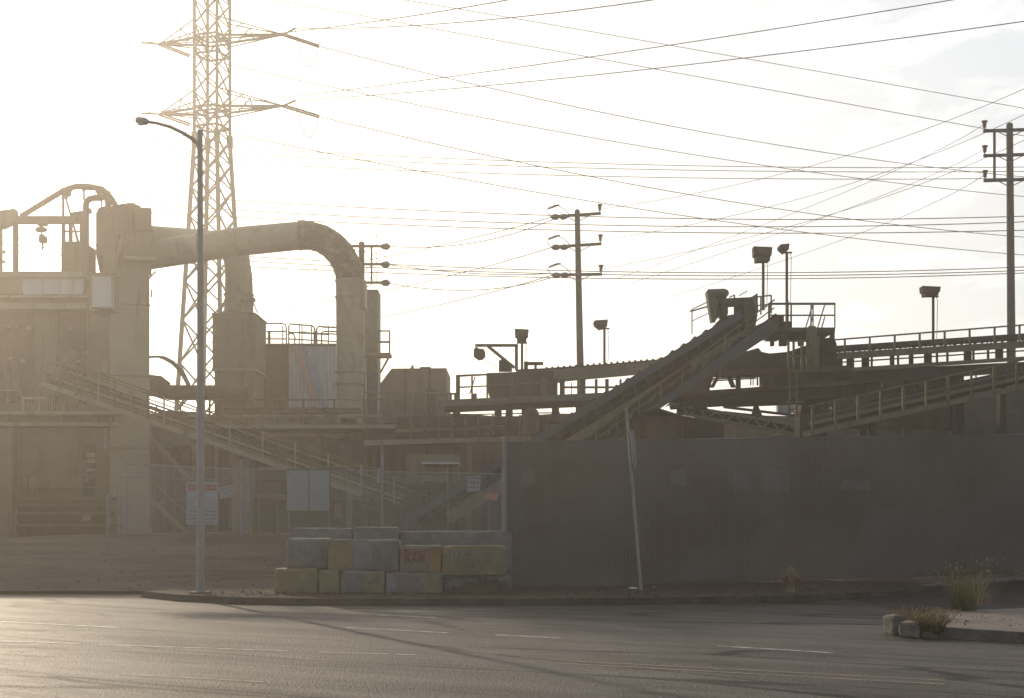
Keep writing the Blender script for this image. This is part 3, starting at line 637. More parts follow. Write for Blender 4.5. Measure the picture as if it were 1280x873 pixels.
for s_ in (-1, 1): MB().bar(W(298.5+s_*17.5,378,YB), W(298.5+s_*24,392,YB), .06, .06).build('stay', 'steel', t)
MB().pbox(315, 372, 317.5, 376, YB-.2, .5).build('bracket', 'steel', t)
t = thing('curved_pipe', 'thin olive pipe curving down to the level duct', 'pipe', W(237,482,72))
MB().tube([W(185,446.5,72), W(198,446,72), W(206,448,72), W(216,453.5,72), W(224,461.5,72), W(230,470.5,72), W(236,482,72)], [.06,.06,.10,.11,.11,.11,.11], 8).build('pipe_run', 'olive', t)
MB().bar(W(228,472,72.2), W(239,484,72.2), .06, .06).build('stay', 'steel', t)
YC = 72.5; k = YC/F
t = thing('level_duct', 'thick horizontal duct running from the tower under the collector box', 'duct', (PX(250,YC), YC, PZ(502,YC)))
MB().tube([W(180,482,YC), W(200,485,YC), W(212,491,YC), W(312,491.5,YC)], [13*k,12*k,9.5*k,9.5*k], 18).build('duct_run', 'brown', t)
MB().tube([W(186,472,YC), W(200,476,YC), W(212,481,YC)], [.15,.25,.1], 8).build('fitting', 'brown', t)
for x in (262, 300): MB().tube([W(x,491.5,YC), W(x+1.5,491.5,YC)], 10.4*k, 18).build('flange', 'brown', t)

YX = 74.0
t = thing('dust_collector', 'tan sheet steel collector box under the rear duct', 'dust collector', (PX(295,YX), YX+2, 1.3))
MB().pbox(265.5, 393, 318.5, 463, YX, 3.4).build('body', 'tan2', t)
MB().pbox(268.5, 463, 317.5, 540, YX+.1, 3.1).build('lower_body', 'tan2', t)
MB().pbox(264.6, 460.5, 319.2, 463.6, YX-.12, 3.7).build('ledge', 'tan', t)
MB().pbox(264.8, 427, 319, 428.2, YX-.05, 3.5).build('seam_band', 'tan2', t)
MB().pbox(264.4, 391, 319.4, 393.4, YX-.1, 3.6).build('cap', 'tan2', t)
for a in (268,313): MB().pbox(a, 463.8, a+4, 668, YX-.15, .3).build('leg', 'olive', t)

YG = 79.0
t = thing('baghouse', 'ribbed pale filter house with a red and blue stripe and railed roof', 'filter house', (PX(375,YG), YG+2, 1.3))
MB().pbox(330, 431.5, 361, 520, YG+.1, 5).build('dark_end_panel', 'brown', t)
n = 58; pts = []
b = MB(); x0, x1 = PX(361,YG), PX(430,YG)
vs = []
for i in range(n+1):
    x = x0+(x1-x0)*i/n; y = YG-(.09 if (i % 4) in (1,2) else 0.0)
    zt = PZ(431.5+.06*(i*69/n),YG); vs += [(x,y,PZ(510,YG)), (x,y,zt)]
b.add(vs, [(2*i,2*i+2,2*i+3,2*i+1) for i in range(n)]); b.box(x0,x1,YG+.02,YG+5,PZ(510,YG),PZ(432.6,YG))
cs = b.build('corrugated_wall', 'panel', t)
for off, m in ((0,'fadered'),(10,'blue')):
    q = [(364+off,433),(371+off*.9,433),(381+off,455),(391+off,482),(398+off,508),(391.5+off,508),(384+off,483),(374+off,456)]
    b = MB(); N_ = len(q)
    p = [W(x,y,YG-.115) for x, y in q]
    b.add(p, [(0,1,2,7),(7,2,3,6),(6,3,4,5)]); b.build('stripe', m, cs)
MB().pbox(329, 429.5, 431, 431.6, YG-.15, 5.3).build('roof_edge', 'tan2', t)
MB().pbox(329, 511, 431, 548, YG-.2, 5).build('base_beam', 'tan2', t)
R = [(333,404.5),(352,404.5),(356,406.5),(357.5,411)]
def loop_rail(pts, m='yellow'): return MB().tube([W(x,y,YG+.2) for x,y in pts], .045, 6).build('handrail', m, t)
loop_rail([(331,404.5),(353,404.5),(357,406.5),(358,411),(358,431)])
loop_rail([(361,430),(361,408),(362.5,405.2),(390,407.3),(393,410),(394,431)])
loop_rail([(396,433),(396,410),(398,408.3),(436,411)])
loop_rail([(333,414.5),(358,414.5)]); loop_rail([(333,423.8),(358,424)]); loop_rail([(361,415.5),(436,418.5)]); loop_rail([(361,424),(436,428)])
loop_rail([(361,416.5),(367,418),(368.5,421),(368.5,431)])
loop_rail([(402,432),(402,416),(405,414.5),(436,415)])
for x in (353.5,377.5,389.5,410.5,374): MB().tube([W(x,407,YG+.25), W(x,433,YG+.25)], .035, 6).build('post', 'yellow', t)
for x in (336.5,393.5): MB().tube([W(x,414,YG+.3), W(x,433,YG+.3)], .08, 6).build('post', 'yellow', t)
MB().bar(W(374,416,YG+.2), W(410,418,YG+.2), .14, .10).build('roof_pipe', 'yellow', t)

YS = 84.0
t = thing('silo_tower', 'narrow grey rectangular silo tower behind the gooseneck duct', 'silo', (PX(463,YS), YS+1, 1.3))
MB().pbox(450, 362, 472, 540, YS, 2).build('shaft', 'steel', t)
MB().pbox(451, 445, 458, 545, YS-.4, .35).build('pale_riser', 'panel', t)
MB().pbox(454, 441, 487.5, 445, YS-1.3, 1.4).build('platform', 'tan2', t)
railing(t, [W(457,441.5,YS-1.2), W(487,441.5,YS-1.2), W(487,441.5,YS-.1)], 1.28, .75, 'yellow', .05)
MB().tube([W(457,428,YS-1.2), W(486,428.5,YS-1.2)], .035, 6).build('handrail', 'yellow', t)
MB().bar(W(487,445,YS-1.2), W(475.5,466,YS-.1), .09, .09).build('brace', 'steel', t)
MB().bar(W(459,456,YS-.6), W(472,470,YS-.1), .07, .07).build('brace', 'steel', t)

YV = 76.0
t = thing('screen_house', 'tan steel box house with one sloped corner beside the silo tower', 'machine house', (PX(518,YV), YV+2, 1.3))
MB().pprism([(475,480),(489.5,460.8),(558,460.3),(558,530),(475,530)], YV, 5).build('housing', 'tan2', t)
MB().pbox(535, 459, 538.5, 530, YV-.15, .3).build('downpipe', 'brown', t)
MB().pbox(525, 458.8, 537, 461, YV-.05, 1).build('roof_hatch', 'brown', t)
MB().tube([W(515,461,YV), W(515.5,458.3,YV), W(517,458.3,YV)], .08, 6).build('lifting_eye', 'steel', t)
MB().pbox(506, 461, 507, 530, YV-.06, .1).build('seam', 'brown', t)
MB().tube([W(450,491,YV-3), W(558,491.5,YV-3)], .05, 6).build('handrail', 'olive', t)
for x in (515,532): MB().tube([W(x,491,YV-3), W(x,518,YV-3)], .06, 6).build('post', 'olive', t)
mo = MB().pbox(533, 489, 543, 512, YV-1.5, 1.3).build('motor', 'dark', t)
MB().lathe(W(538,489,YV-.9), [(.35,-.2),(.35,.05),(.15,.15)], 10).build('cap', 'dark', mo)

# ------------------------------------------------------------------ walkways and galleries in front of the filter house
YW = 66.0
t = thing('upper_gallery', 'long level steel gallery with yellow posts below the filter house', 'gallery', (PX(390,YW), YW, 1.3))
MB().pbox(232, 531, 496, 535.5, YW-.1, .3).build('floor_beam', 'tan', t)
MB().pbox(232, 518.5, 496, 521.5, YW+1.3, .3).build('floor_beam', 'tan', t)
MB().pbox(232, 536, 496, 539, YW, 1.5).build('underside', 'dark', t)
MB().pbox(280, 510, 450, 517, YW+1.7, .3).build('back_beam', 'brown', t)
railing(t, [W(262,531,YW-.1), W(496,531,YW-.1)], 1.15, 1.35, 'yellow', .035, pr=.05)
b = None
for x in (349,381,408,414): 
    MB().lathe(W(x,513,YW+.6), [(.1,-.12),(.18,-.05),(.18,.05),(.08,.12)], 10).build('roller', 'dark', t)
for x in (364,430): MB().lathe(W(x,525,YW+.6), [(.12,-.12),(.2,-.05),(.2,.05),(.08,.12)], 10).build('roller', 'dark', t)
for a, c, y0, y1, m in ((478,491,508,529,'steel'),(462,472,524,531,'tan2'),(425,445,523,531,'dark'),(345,352,521,531,'olive'),(377,384,521,531,'dark')):
    MB().pbox(a, y0, c, y1, YW+.5, .5).build('machine_box', m, t)
for x in (285,395,452): MB().pbox(x, 539, x+6, 672, YW+.2, .35).build('leg', 'brown', t)
for x0, x1 in ((291,330),(401,440)): MB().bar(W(x0,560,YW+.4), W(x1,540,YW+.4), .15, .15).build('brace', 'brown', t)
# bright bits: a lamp tube
t2 = thing('lower_gallery', 'lower steel gallery rising slightly towards the diagonal conveyor', 'gallery', (PX(580,YW-1), YW-1, 1.3))
YQ = 64.5
MB().bar(W(455,554,YQ), W(700,547,YQ), .15, .22).build('floor_beam', 'tan', t2)
MB().bar(W(495,539,YQ+.2), W(700,532,YQ+.2), .12, .16).build('side_beam', 'tan2', t2)
MB().bar(W(495,546,YQ+1.2), W(700,538,YQ+1.2), .3, .9).build('belt_frame', 'dark', t2)
MB().bar(W(495,527,YQ+2.2), W(700,526,YQ+2.2), .3, .42).build('back_beam', 'dark', t2)
for i, x in enumerate(range(514, 700, 17)):
    MB().tube([W(x,552.3-(x-455)*.0286,YQ-.12), W(x,519,YQ-.12)], .055, 6).build('post', 'yellow', t2)
MB().tube([W(560,519,YQ-.12), W(700,516,YQ-.12)], .03, 6).build('handrail', 'yellow', t2)
for x in (583,640): MB().pbox(x, 552, x+7, 675, YQ, .4).build('leg', 'tan2', t2)
for x in (534,562,606): MB().pbox(x, 540, x+5, 547, YQ+.1, .2).build('stiffener', 'brown', t2)

# ------------------------------------------------------------------ left inclined conveyor
YI = 60.0
t = thing('inclined_conveyor', 'long tan conveyor with railed walkway sloping down from the left', 'conveyor', (PX(300,YI), YI, 1.3))
sl = .347
def L1(x, off=0): return W(x, 460+(x-102)*sl+off, YI)
def bars(name, x0, x1, off, y, wd, ht, m):
    p, q = L1(x0, off), L1(x1, off); p.y += y; q.y += y
    return MB().bar(p, q, wd, ht).build(name, m, t)
bars('lower_stringer', 50, 452, 37, 0, .14, .20, 'tan'); bars('lower_stringer', 50, 470, 36, 1.5, .14, .20, 'tan2')
bars('kick_plate', 92, 500, 31, -.05, .04, .10, 'tan2')
bars('belt_stringer', 70, 540, 20, 1.0, .12, .16, 'tan2'); bars('belt_stringer', 70, 545, 25, .2, .08, .10, 'tan')
bars('belt', 62, 560, 14.5, .9, .8, .07, 'black'); bars('return_belt', 70, 540, 28, .9, .8, .05, 'black')
h_ = bars('handrail', 88, 562, 0, -.06, .055, .055, 'yellow'); bars('handrail', 88, 552, 10, -.06, .045, .045, 'tan')
bars('handrail', 60, 545, 3.5, 1.9, .05, .05, 'yellow')
for i in range(22):
    x = 103+i*20.5; p = L1(x); q = L1(x, 36); MB().bar(p+Vector((0,-.06,0)), q+Vector((0,-.06,0)), .06, .05).build('post', 'tan' if i % 2 else 'yellow', h_)
for i in range(28):
    x = 100+i*15; p = L1(x, 16); q = L1(x, 34); p.y += .75; q.y += .5; MB().bar(p, q, .06, .06).build('idler', 'steel', t)
for i in range(14):
    x = 110+i*30; p = L1(x, 36); q = L1(x+15, 21); p.y += .1; q.y += .3; MB().bar(p, q, .05, .05).build('truss_brace', 'tan2', t)
MB().tube([W(49.5,479,YI-.1), W(54.5,449,YI-.1), W(104,464,YI-.1)], .05, 6).build('head_rail', 'yellow', t)
MB().tube([W(52,464,YI-.1), W(100,480,YI-.1)], .045, 6).build('head_rail', 'yellow', t)
for x, ya, yb in ((76,456,487),(97,463,496),(104,464,498)): MB().tube([W(x,ya,YI-.1), W(x-2,yb,YI-.1)], .045, 6).build('head_post', 'yellow', t)
MB().pprism([(62,472),(87,436),(95,441),(70,479)], YI+.2, .7).build('drive_guard', 'olive', t)
MB().lathe(W(66,476,YI+1), [(.4,-.3),(.4,.3)], 14).build('head_pulley', 'dark', t)
MB().pbox(84, 466, 92, 476, YI+.3, .6).build('motor', 'steel', t)
MB().pbox(108, 449, 128, 466, YI+1.2, .8).build('discharge_box', 'tan2', t)
for x0, x1 in ((289,300),(302,313)): MB().pprism([(x0,566 if x0<300 else 572),(x1,570 if x0<300 else 575),(x1-1,672),(x0+1,672)], YI+.4, .4).build('leg', 'steel' if x0 > 300 else 'tan2', t)
MB().bar(W(437,603,YI+.5), W(437,668,YI+.5), .25, .25).build('leg', 'tan2', t)
MB().pprism([(520,612),(560,616),(540,640),(500,636)], YI+.3, 1.4).build('tail_hopper', 'brown', t)

# ------------------------------------------------------------------ middle: overhead conveyor, davit, flood lights
YM = 62.0
t = thing('overhead_conveyor', 'dark overhead conveyor with drive house ahead of the middle utility pole', 'conveyor', (PX(700,YM), YM, 1.3))
MB().bar(W(548,505,YM), W(880,490,YM), .5, .28).build('deck_beam', 'steel', t)
MB().bar(W(556,511,YM+.3), W(880,497,YM+.3), .5, .34).build('lower_beam', 'dark', t)
MB().pprism([(608.5,466.5),(692,463.5),(692,497),(614,499.5),(610,489),(608.5,483)], YM+.2, 2.2).build('drive_house', 'brown', t)
MB().pprism([(660,464.5),(820,452),(850,451),(850,464),(800,468),(660,481)], YM+.5, .2).build('side_plate', 'tan2', t)
MB().pprism([(645,462),(680,460.5),(760,455),(822,449.5),(850,447),(850,453),(680,466),(645,467)], YM+.7, .9).build('belt', 'black', t)
for i in range(20):
    x = 683+i*7.4; y = 460.6-(x-680)*.078
    MB().tube([W(x,y,YM+.6), W(x,y,YM+1.7)], .06, 6).build('idler', 'dark', t)
for x, w_ in ((674,5),(688,9),(700,6),(725,7),(744,3),(757,4),(775,2)):
    MB().pbox(x, 474, x+w_, 500, YM+.3, .4).build('leg', 'brown', t)
MB().pprism([(672,495),(678,481),(682,481),(687,495)], YM+2, .2).build('guard', 'dark', t)
MB().pbox(704, 483, 790, 485.5, YM+1.2, .1).build('pipe_run', 'steel', t)
MB().pbox(714, 478, 715, 494, YM+1.2, .06).build('rod', 'steel', t)
MB().pbox(676, 472, 683, 497, YM+.1, .15).build('gusset', 'olive', t)
railing(t, [W(571,500,YM-.3), W(574,500,YM+1.4), W(609,498,YM+1.4)], 1.05, 1.1, 'steel', .04)
railing(t, [W(571,500,YM-.3), W(609,498.5,YM-.3)], 1.05, .65, 'steel', .04)
MB().bar(W(587,493,YM), W(594,471,YM), .05, .05).build('brace', 'steel', t)
MB().pbox(591, 492, 596, 500, YM-.4, .2).build('switch_box', 'steel', t)
MB().tube([W(550,492,YM+.5), W(572,492.5,YM+.5)], .05, 6).build('handrail', 'steel', t)
for x in (558.5,563.5,569): MB().tube([W(x,492,YM+.5), W(x,503,YM+.5)], .05, 6).build('post', 'steel', t)
for x in range(640, 700, 22): MB().tube([W(x,470,YM-.2), W(x-.5,500,YM-.2)], .04, 6).build('post', 'olive', t)
MB().tube([W(612,482,YM-.2), W(700,478,YM-.2)], .035, 6).build('handrail', 'olive', t)
MB().lathe(W(664,545,YM-.6), [(.35,0),(.35,.9),(.28,1.1),(.1,1.22)], 12).build('riser', 'brown', t)
for x in (566,618,632,652,690,720): MB().pbox(x, 508, x+9, 520, YM+.5, .4).build('hanger', 'dark', t)
MB().pbox(655, 452, 660, 466, YM+.4, .3).pbox(668, 454, 671, 466, YM+.4, .3).pbox(655, 452.5, 679, 456, YM+.4, .3).build('belt_cover_frame', 'brown', t)

t = thing('davit_crane', 'small davit crane with hanging electric hoist on the drive house roof', 'crane', W(643,465,YM+.4))
MB().bar(W(645.5,431,YM+.4), W(645.5,463,YM+.4), .14, .14).build('mast', 'brown', t)
MB().bar(W(594,432,YM+.4), W(647,432,YM+.4), .12, .12).build('boom', 'brown', t)
MB().bar(W(610,433,YM+.4), W(643,460,YM+.4), .13, .13).build('brace', 'brown', t)
MB().pprism([(623.5,451),(629,448.5),(640,458),(640,464),(623.5,464)], YM+.2, .4).build('winch', 'dark', t)
ho = MB().pprism([(592,437),(595,433.5),(599,436),(604,436),(606.5,440),(606.5,445),(603,448.5),(598,449.5),(595,447),(592,445)], YM+.15, .5).build('hoist', 'dark', t)
MB().tube([W(604,451,YM+.4), W(622,459,YM+.4)], .012, 4).build('cable', 'wire', t)

def flood(label, x, yb, yt, hx0, hx1, hy0, hy1, Y, wedge=0, yaw=0):
    t = thing('flood_light', label, 'flood light', W(x, yb, Y), 'flood lights on poles over the plant')
    MB().tube([W(x,yb,Y), W(x,yt,Y)], .055, 8).build('pole', 'dark', t)
    MB().bar(W(x-6.5,yt,Y), W(x+6.5,yt,Y), .08, .06).build('bracket', 'dark', t)
    cxm = (hx0+hx1)/2; dz = hy1-hy0
    if wedge:
        pts = [(hx0,hy0+3),(hx0+2,hy0+1),(hx1,hy0),(hx1-1,hy1-4),(hx1-6,hy1-1),(hx0+7,hy1),(hx0+1,hy1-5)]
    else:
        pts = [(hx0,hy0),(hx1,hy0+1),(hx1-1,hy0+dz*.6),(hx1-2.5,hy0+dz*.62),(hx1-3,hy1-1),(hx0+3,hy1),(hx0+2.5,hy0+dz*.63),(hx0+.5,hy0+dz*.6)]
    hd = MB().pprism(pts, Y-.25, .5).build('lamp_housing', 'dark', t)
    MB().pprism([(hx0+1.5,hy0+2),(hx1-1.5,hy0+2.5),(hx1-2.2,hy0+dz*.55),(hx0+2,hy0+dz*.55)], Y-.27, .02).build('lens', 'brown', hd)
    MB().tube([W(x+4,yt,Y), W(x+5.5,yt+6,Y), W(x+4.5,yb-4,Y), W(x+1,yb-1,Y)], .012, 4).build('cable', 'wire', t)
flood('wide flood light beside the davit crane', 652.5, 464, 429, 643.5, 661, 411, 427.5, YM+.8)
flood('tilted flood light on a thin pole right of the middle utility pole', 755.5, 458, 411, 742, 760, 399.5, 411.5, YM+1.5, 1)
flood('largest flood light standing on the high railed platform', 954, 388, 327, 942.5, 965.5, 308, 327, 56)
flood('small flood light on the taller thin pole of the high platform', 983.5, 405, 316, 974, 987, 304.5, 316, 57, 1)
flood('lone flood light above the long right hand conveyor', 1166.5, 430, 371, 1153.5, 1176, 357.5, 370, 57)

# ------------------------------------------------------------------ diagonal conveyor
YA = 50.0
t = thing('diagonal_conveyor', 'long steep conveyor climbing to the right with blue grey edge', 'conveyor', (PX(700,YA), YA, 1.3))
s2 = -(658-388)/(928-490.0)
def A(x, off=0, dy=0): return W(x, 658+(x-490)*s2+off, YA+dy)
def abar(name, x0, x1, off, dy, wd, ht, m): return MB().bar(A(x0,off,dy), A(x1,off,dy), wd, ht).build(name, m, t)
abar('edge_cover', 478, 926, 4, 0, .10, .27, 'belt')
abar('belt', 478, 930, 1.5, .6, 1.0, .06, 'black')
abar('return_belt', 500, 930, 18, .6, .9, .05, 'black')
abar('stringer', 560, 944, 34, .1, .10, .40, 'tan2'); abar('stringer', 560, 944, 34, 1.2, .10, .40, 'brown')
abar('inner_plate', 520, 925, 14, 1.25, .04, .35, 'dark'); abar('underside', 600, 940, 22, .8, .05, .3, 'dark')
for i in range(26):
    x = 520+i*16; MB().bar(A(x,9,.05), A(x+5,26,.05), .10, .07).build('idler_bracket', 'brown', t)
for i in range(30):
    x = 505+i*14; p = A(x, -1.5, .2); MB().tube([p, p+Vector((0,.9,0))], .07, 6).build('idler', 'dark', t)
# walkway on the near side, lower
YK = 48.6
def B_(x, off=0, dy=0): return W(x, 504+(x-820)*(-104/141.0)+off, YK+dy)
def bbar(name, x0, x1, off, dy, wd, ht, m, par=None): return MB().bar(B_(x0,off,dy), B_(x1,off,dy), wd, ht).build(name, m, par or t)
MB().pprism([(735,566.5),(820,504),(961,400.5),(974,404),(971,413.5),(820,514.5),(735,571)], YK-.04, .08).build('walkway_stringer', 'belt', t); bbar('walkway_deck', 745, 968, 0, .6, .8, .06, 'dark')
bbar('side_plate', 735, 866, -9, 1.25, .04, .55, 'dark'); bbar('walkway_stringer', 745, 972, 4, 1.1, .08, .26, 'brown')
hr = bbar('handrail', 735, 968, -20, -.02, .05, .05, 'yellow'); bbar('handrail', 735, 968, -10, -.02, .04, .04, 'yellow')
for i in range(9):
    x = 745+i*27; MB().bar(B_(x,-20,-.02), B_(x,5,-.02), .05, .05).build('post', 'yellow', hr)
for i in range(8):
    x = 760+i*26; MB().bar(B_(x,-3,.5), A(x+14,34,.4), .10, .10).build('walkway_bracket', 'brown', t)
# head frame, drum motor and shield
MB().pprism([(883.5,364),(886,361),(889,363),(893,367),(897,378),(895,401),(890,402)], YA-.2, .5).build('belt_shield', 'olive', t)
dm = MB().tube([W(888,369,YA+.2), W(905,368.5,YA+.2), W(908,369,YA+.2), W(909.5,370,YA+.2)], [.21,.21,.18,.1], 14).build('drum_motor', 'belt', t)
b = MB().pprism([(888,374),(940,371.5),(940,378),(888,381)], YA, .9)
b.build('head_beam', 'brown', t)
for pts in ([(893,376),(897,376),(899,396),(893,400)], [(901,378),(910,378),(910,393),(903,395)], [(930,373),(940,371.5),(947,394),(944,410),(930,412)]):
    MB().pprism(pts, YA-.05, .9).build('head_post', 'brown', t)
MB().pprism([(897,402),(905,395),(940,390),(945,412),(900,412)], YA+.9, .3).build('head_chute', 'dark', t)
MB().lathe(W(927,391,YA+.5), [(.28,-.25),(.28,.25)], 14).build('head_pulley', 'black', t)
MB().bar(W(924,370,YA+.5), W(934,364,YA+.5), .03, .03).bar(W(912,372,YA+.5), W(918,369,YA+.5), .04, .04).bar(W(918,369,YA+.5), W(918,373,YA+.5), .05, .05).build('rod', 'steel', t)
railing(t, [W(865,417.5,YA+.2), W(893,404,YA+.2)], .86, 3, 'steel', .02)
MB().tube([W(862.5,389,YA+1.6), W(865,389,YA+.2), W(889,382,YA+.4)], .03, 6).build('handrail', 'steel', t)
MB().pprism([(940,371),(947,366.5),(948,391),(944,391)], YA+.9, .02).build('side_screen', 'steel', t)
railing(t, [W(938,395,YA+1.2), W(964,392,YA+1.2)], .65, .35, 'steel', .03)
for x0, x1 in ((622,622),(690,690)): MB().pbox(x0, 590, x0+8, 660, YA+.5, .3).build('leg', 'brown', t)

# ------------------------------------------------------------------ crusher station with platform
YR = 54.0
t = thing('crusher_station', 'cluttered dark crusher station with high railed platform and yellow ladder', 'crusher', (PX(1000,YR), YR, 1.3))
MB().pbox(957, 409.5, 1044, 415, YR, 2.6).build('platform', 'brown', t)
railing(t, [W(962,410,YR), W(984,410,YR), W(1043.5,410,YR), W(1043.5,410,YR+2.5), W(962,410,YR+2.5)], .93, .75, 'steel', .028)
for x in (1016,1031): MB().bar(W(x-9,410,YR+.05), W(x,381,YR+.05), .045, .045).bar(W(x-4,410,YR+.05), W(x,396,YR+.05), .045, .045).build('brace', 'steel', t)
MB().pbox(983, 376, 986, 412, YR-.1, .12).build('post', 'brown', t)
for a, y0, c, y1, m in ((1039,415,1043.5,440,'brown'),(1029,415,1032,432,'brown'),(964,415,968,432,'dark'),(975,415,984,432,'dark'),(999,414,1005,432,'dark'),(958,415,972,426,'dark')):
    MB().pbox(a, y0, c, y1, YR+.6, .3).build('leg', m, t)
MB().pprism([(896,464),(905,457),(930,440),(948,435),(952,440),(962,442),(985,440),(1004,433),(1030,428),(1040,436),(1046,440),(1046,464)], YR+.8, 2.4).build('crusher_body', 'dark', t)
MB().pbox(972, 395, 980, 410, YR+.4, .5).pbox(960, 402, 990, 409, YR+.4, .5).build('switch_boxes', 'dark', t)
for x, y, r in ((1020,424,.28),(1036,432,.3)): MB().tube([W(x,y,YR+.4), W(x,y,YR+1.2)], r, 14).build('flywheel', 'dark', t)
MB().pprism([(832,508),(862,484),(888,465),(905,455),(912,470),(892,470),(887,487),(892,493),(850,502)], YR+.2, .5).build('chute_plate', 'brown', t)
MB().bar(W(900,467,YR-.1), W(1062,461,YR-.1), .3, .22).build('main_beam', 'brown', t)
MB().pbox(958, 462, 1044, 485, YR+1, 1.6).build('hopper', 'dark', t)
MB().pprism([(985,468),(1016,466),(1014,473),(998,477),(988,476)], YR-.05, .4).build('chute', 'brown', t)
MB().bar(W(845,494,YR), W(1062,479,YR), .3, .16).build('lower_beam', 'brown', t)
MB().bar(W(838,504,YR+.5), W(1050,490,YR+.5), .6, .48).build('feeder', 'dark', t)
for pts in ([(888,484),(899,466),(902,466),(893,484)], [(908,466),(912,466),(920,484),(915,484)], [(921,466),(926,466),(926,486),(921,486)], [(956,462),(968,462),(968,490),(961,490)]):
    MB().pprism(pts, YR+.4, .3).build('a_frame_leg', 'brown', t)
for a, c in ((938,939.2),(941,942),(946,948),(952,955)): MB().pbox(a, 464, c, 482, YR+1.5, .05).build('rod', 'steel', t)
MB().tube([W(888,474,YR+2), W(962,470,YR+2)], .04, 6).tube([W(888,476.5,YR+2.1), W(945,473,YR+2.1)], .03, 6).build('pipe_run', 'steel', t)
MB().pprism([(1006,478),(1046,476),(1046,520),(1000,520)], YR+1.2, 1.5).build('discharge_chute', 'brown', t)
for x in (1024,1035): MB().pbox(x, 478, x+3, 520, YR+.7, .3).build('leg', 'brown', t)
lad = None
b = MB()
for x in (986,995): b.pbox(x, 463, x+2.2, 542, YR-.9, .07)
lad = b.build('ladder', 'yellow', t)
b = MB()
for y in range(466, 542, 9): b.pbox(987, y, 997, y+1.3, YR-.88, .04)
b.build('rungs', 'yellow', lad)
b = MB()
for x in (984.5,991,1001,1008): b.pbox(x, 425, x+2.6, 465, YR-.95, .1)
for y in (425,444,462): b.pbox(984.5, y, 1010.5, y+2.5, YR-.97, .06)
b.build('ladder_cage', 'yellow', t)
MB().lathe(W(1015,453,YR-.2), [(.05,-.15),(.16,-.05),(.19,.2),(.19,1.2),(.15,1.35)], 14).build('dust_pipe', 'olive', t)
MB().pbox(1009, 420, 1012, 464, YR-.8, .1).pbox(1021, 420, 1024, 464, YR-.8, .1).pbox(1009, 455, 1024, 464, YR-.8, .1).build('guard_frame', 'yellow', t)
MB().pprism([(905,509),(996,505.5),(1003,506),(1003,503),(905,503)], YR+1, .3).build('cross_beam', 'brown', t)
MB().bar(W(905,509,YR+2.5), W(1006,521,YR+2.5), .1, .10).bar(W(905,515,YR+3), W(960,521,YR+3), .08, .06).build('inclined_pipe', 'dark', t)
MB().pprism([(944,505),(947,505),(953,520),(940,520)], YR+.9, .3).build('bracket', 'dark', t)
MB().pbox(972, 506.5, 996, 516, YR+6, .4).build('pale_sheet', 'panel', t)

# truss conveyor that falls to the right in front of the crusher
YT = 50.5
t = thing('truss_conveyor', 'low truss conveyor falling to the right below the crusher station', 'conveyor', (PX(930,YT), YT, 1.3))
MB().bar(W(838,505,YT), W(1022,536,YT), .10, .10).build('top_chord', 'tan2', t); MB().bar(W(846,516,YT), W(1022,548,YT), .10, .10).build('bottom_chord', 'tan2', t)
MB().bar(W(838,507,YT+.7), W(1022,538,YT+.7), .6, .10).build('belt', 'black', t)
MB().bar(W(846,513,YT+1.1), W(1022,544,YT+1.1), .05, .28).build('back_plate', 'dark', t)
for i in range(15):
    x0 = 850+i*11.4; up = i % 2
    p = W(x0, 516.7+(x0-850)*.18 if up else 507+(x0-850)*.168, YT); x1 = x0+11.4
    q = W(x1, 507+(x1-850)*.168 if up else 516.7+(x1-850)*.18, YT); MB().bar(p, q, .06, .06).build('lattice_bar', 'tan2', t)
MB().lathe(W(853,505.5,YT), [(.12,-.1),(.16,0),(.12,.1)], 10).build('motor', 'dark', t)
MB().pprism([(866,511),(870,505),(876,509),(880,506),(886,512),(870,514)], YT-.1, .4).build('drive_unit', 'dark', t)
t = thing('gabled_shed', 'brown sheet metal shed with low gable roof behind the fence', 'shed', (PX(825,47.5), 48, 1.0))
MB().pprism([(790,520),(855,519.5),(855,575),(790,575)], 47.2, 3).build('wall', 'brown', t)
MB().pprism([(784,524),(821,509.5),(858,521),(858,523),(821,512.5),(784,526.5)], 47.0, 3.4).build('roof', 'dark', t)
MB().pprism([(857,520),(905,530),(905,575),(857,575)], 48.5, 3).build('lean_to', 'dark', t)

# ------------------------------------------------------------------ right: upper conveyor and lower walkway conveyor
YU = 56.0
t = thing('upper_conveyor', 'long upper conveyor on the right with open idlers and handrail', 'conveyor', (PX(1160,YU), YU, 1.3))
XE = 1500
def U(x, y0, slope, dy=0): return W(x, y0+(x-1044)*slope, YU+dy)
def ubar(name, x0, x1, y0, sl_, dy, wd, ht, m): return MB().bar(U(x0,y0,sl_,dy), U(x1,y0,sl_,dy), wd, ht).build(name, m, t)
hr = ubar('handrail', 1040, XE, 425, -.079, -.3, .05, .06, 'olive')
for i in range(15):
    x = 1056+i*31.2; MB().bar(U(x,425,-.079,-.3), U(x,446,-.07,-.3), .07, .07).build('post', 'yellow', hr)
ubar('belt', 1038, XE, 436.7, -.066, .7, 1.0, .16, 'black')
ubar('stringer', 1030, XE, 445.5, -.063, 0, .12, .26, 'tan2'); ubar('stringer', 1030, XE, 445.5, -.063, 1.4, .12, .22, 'brown')
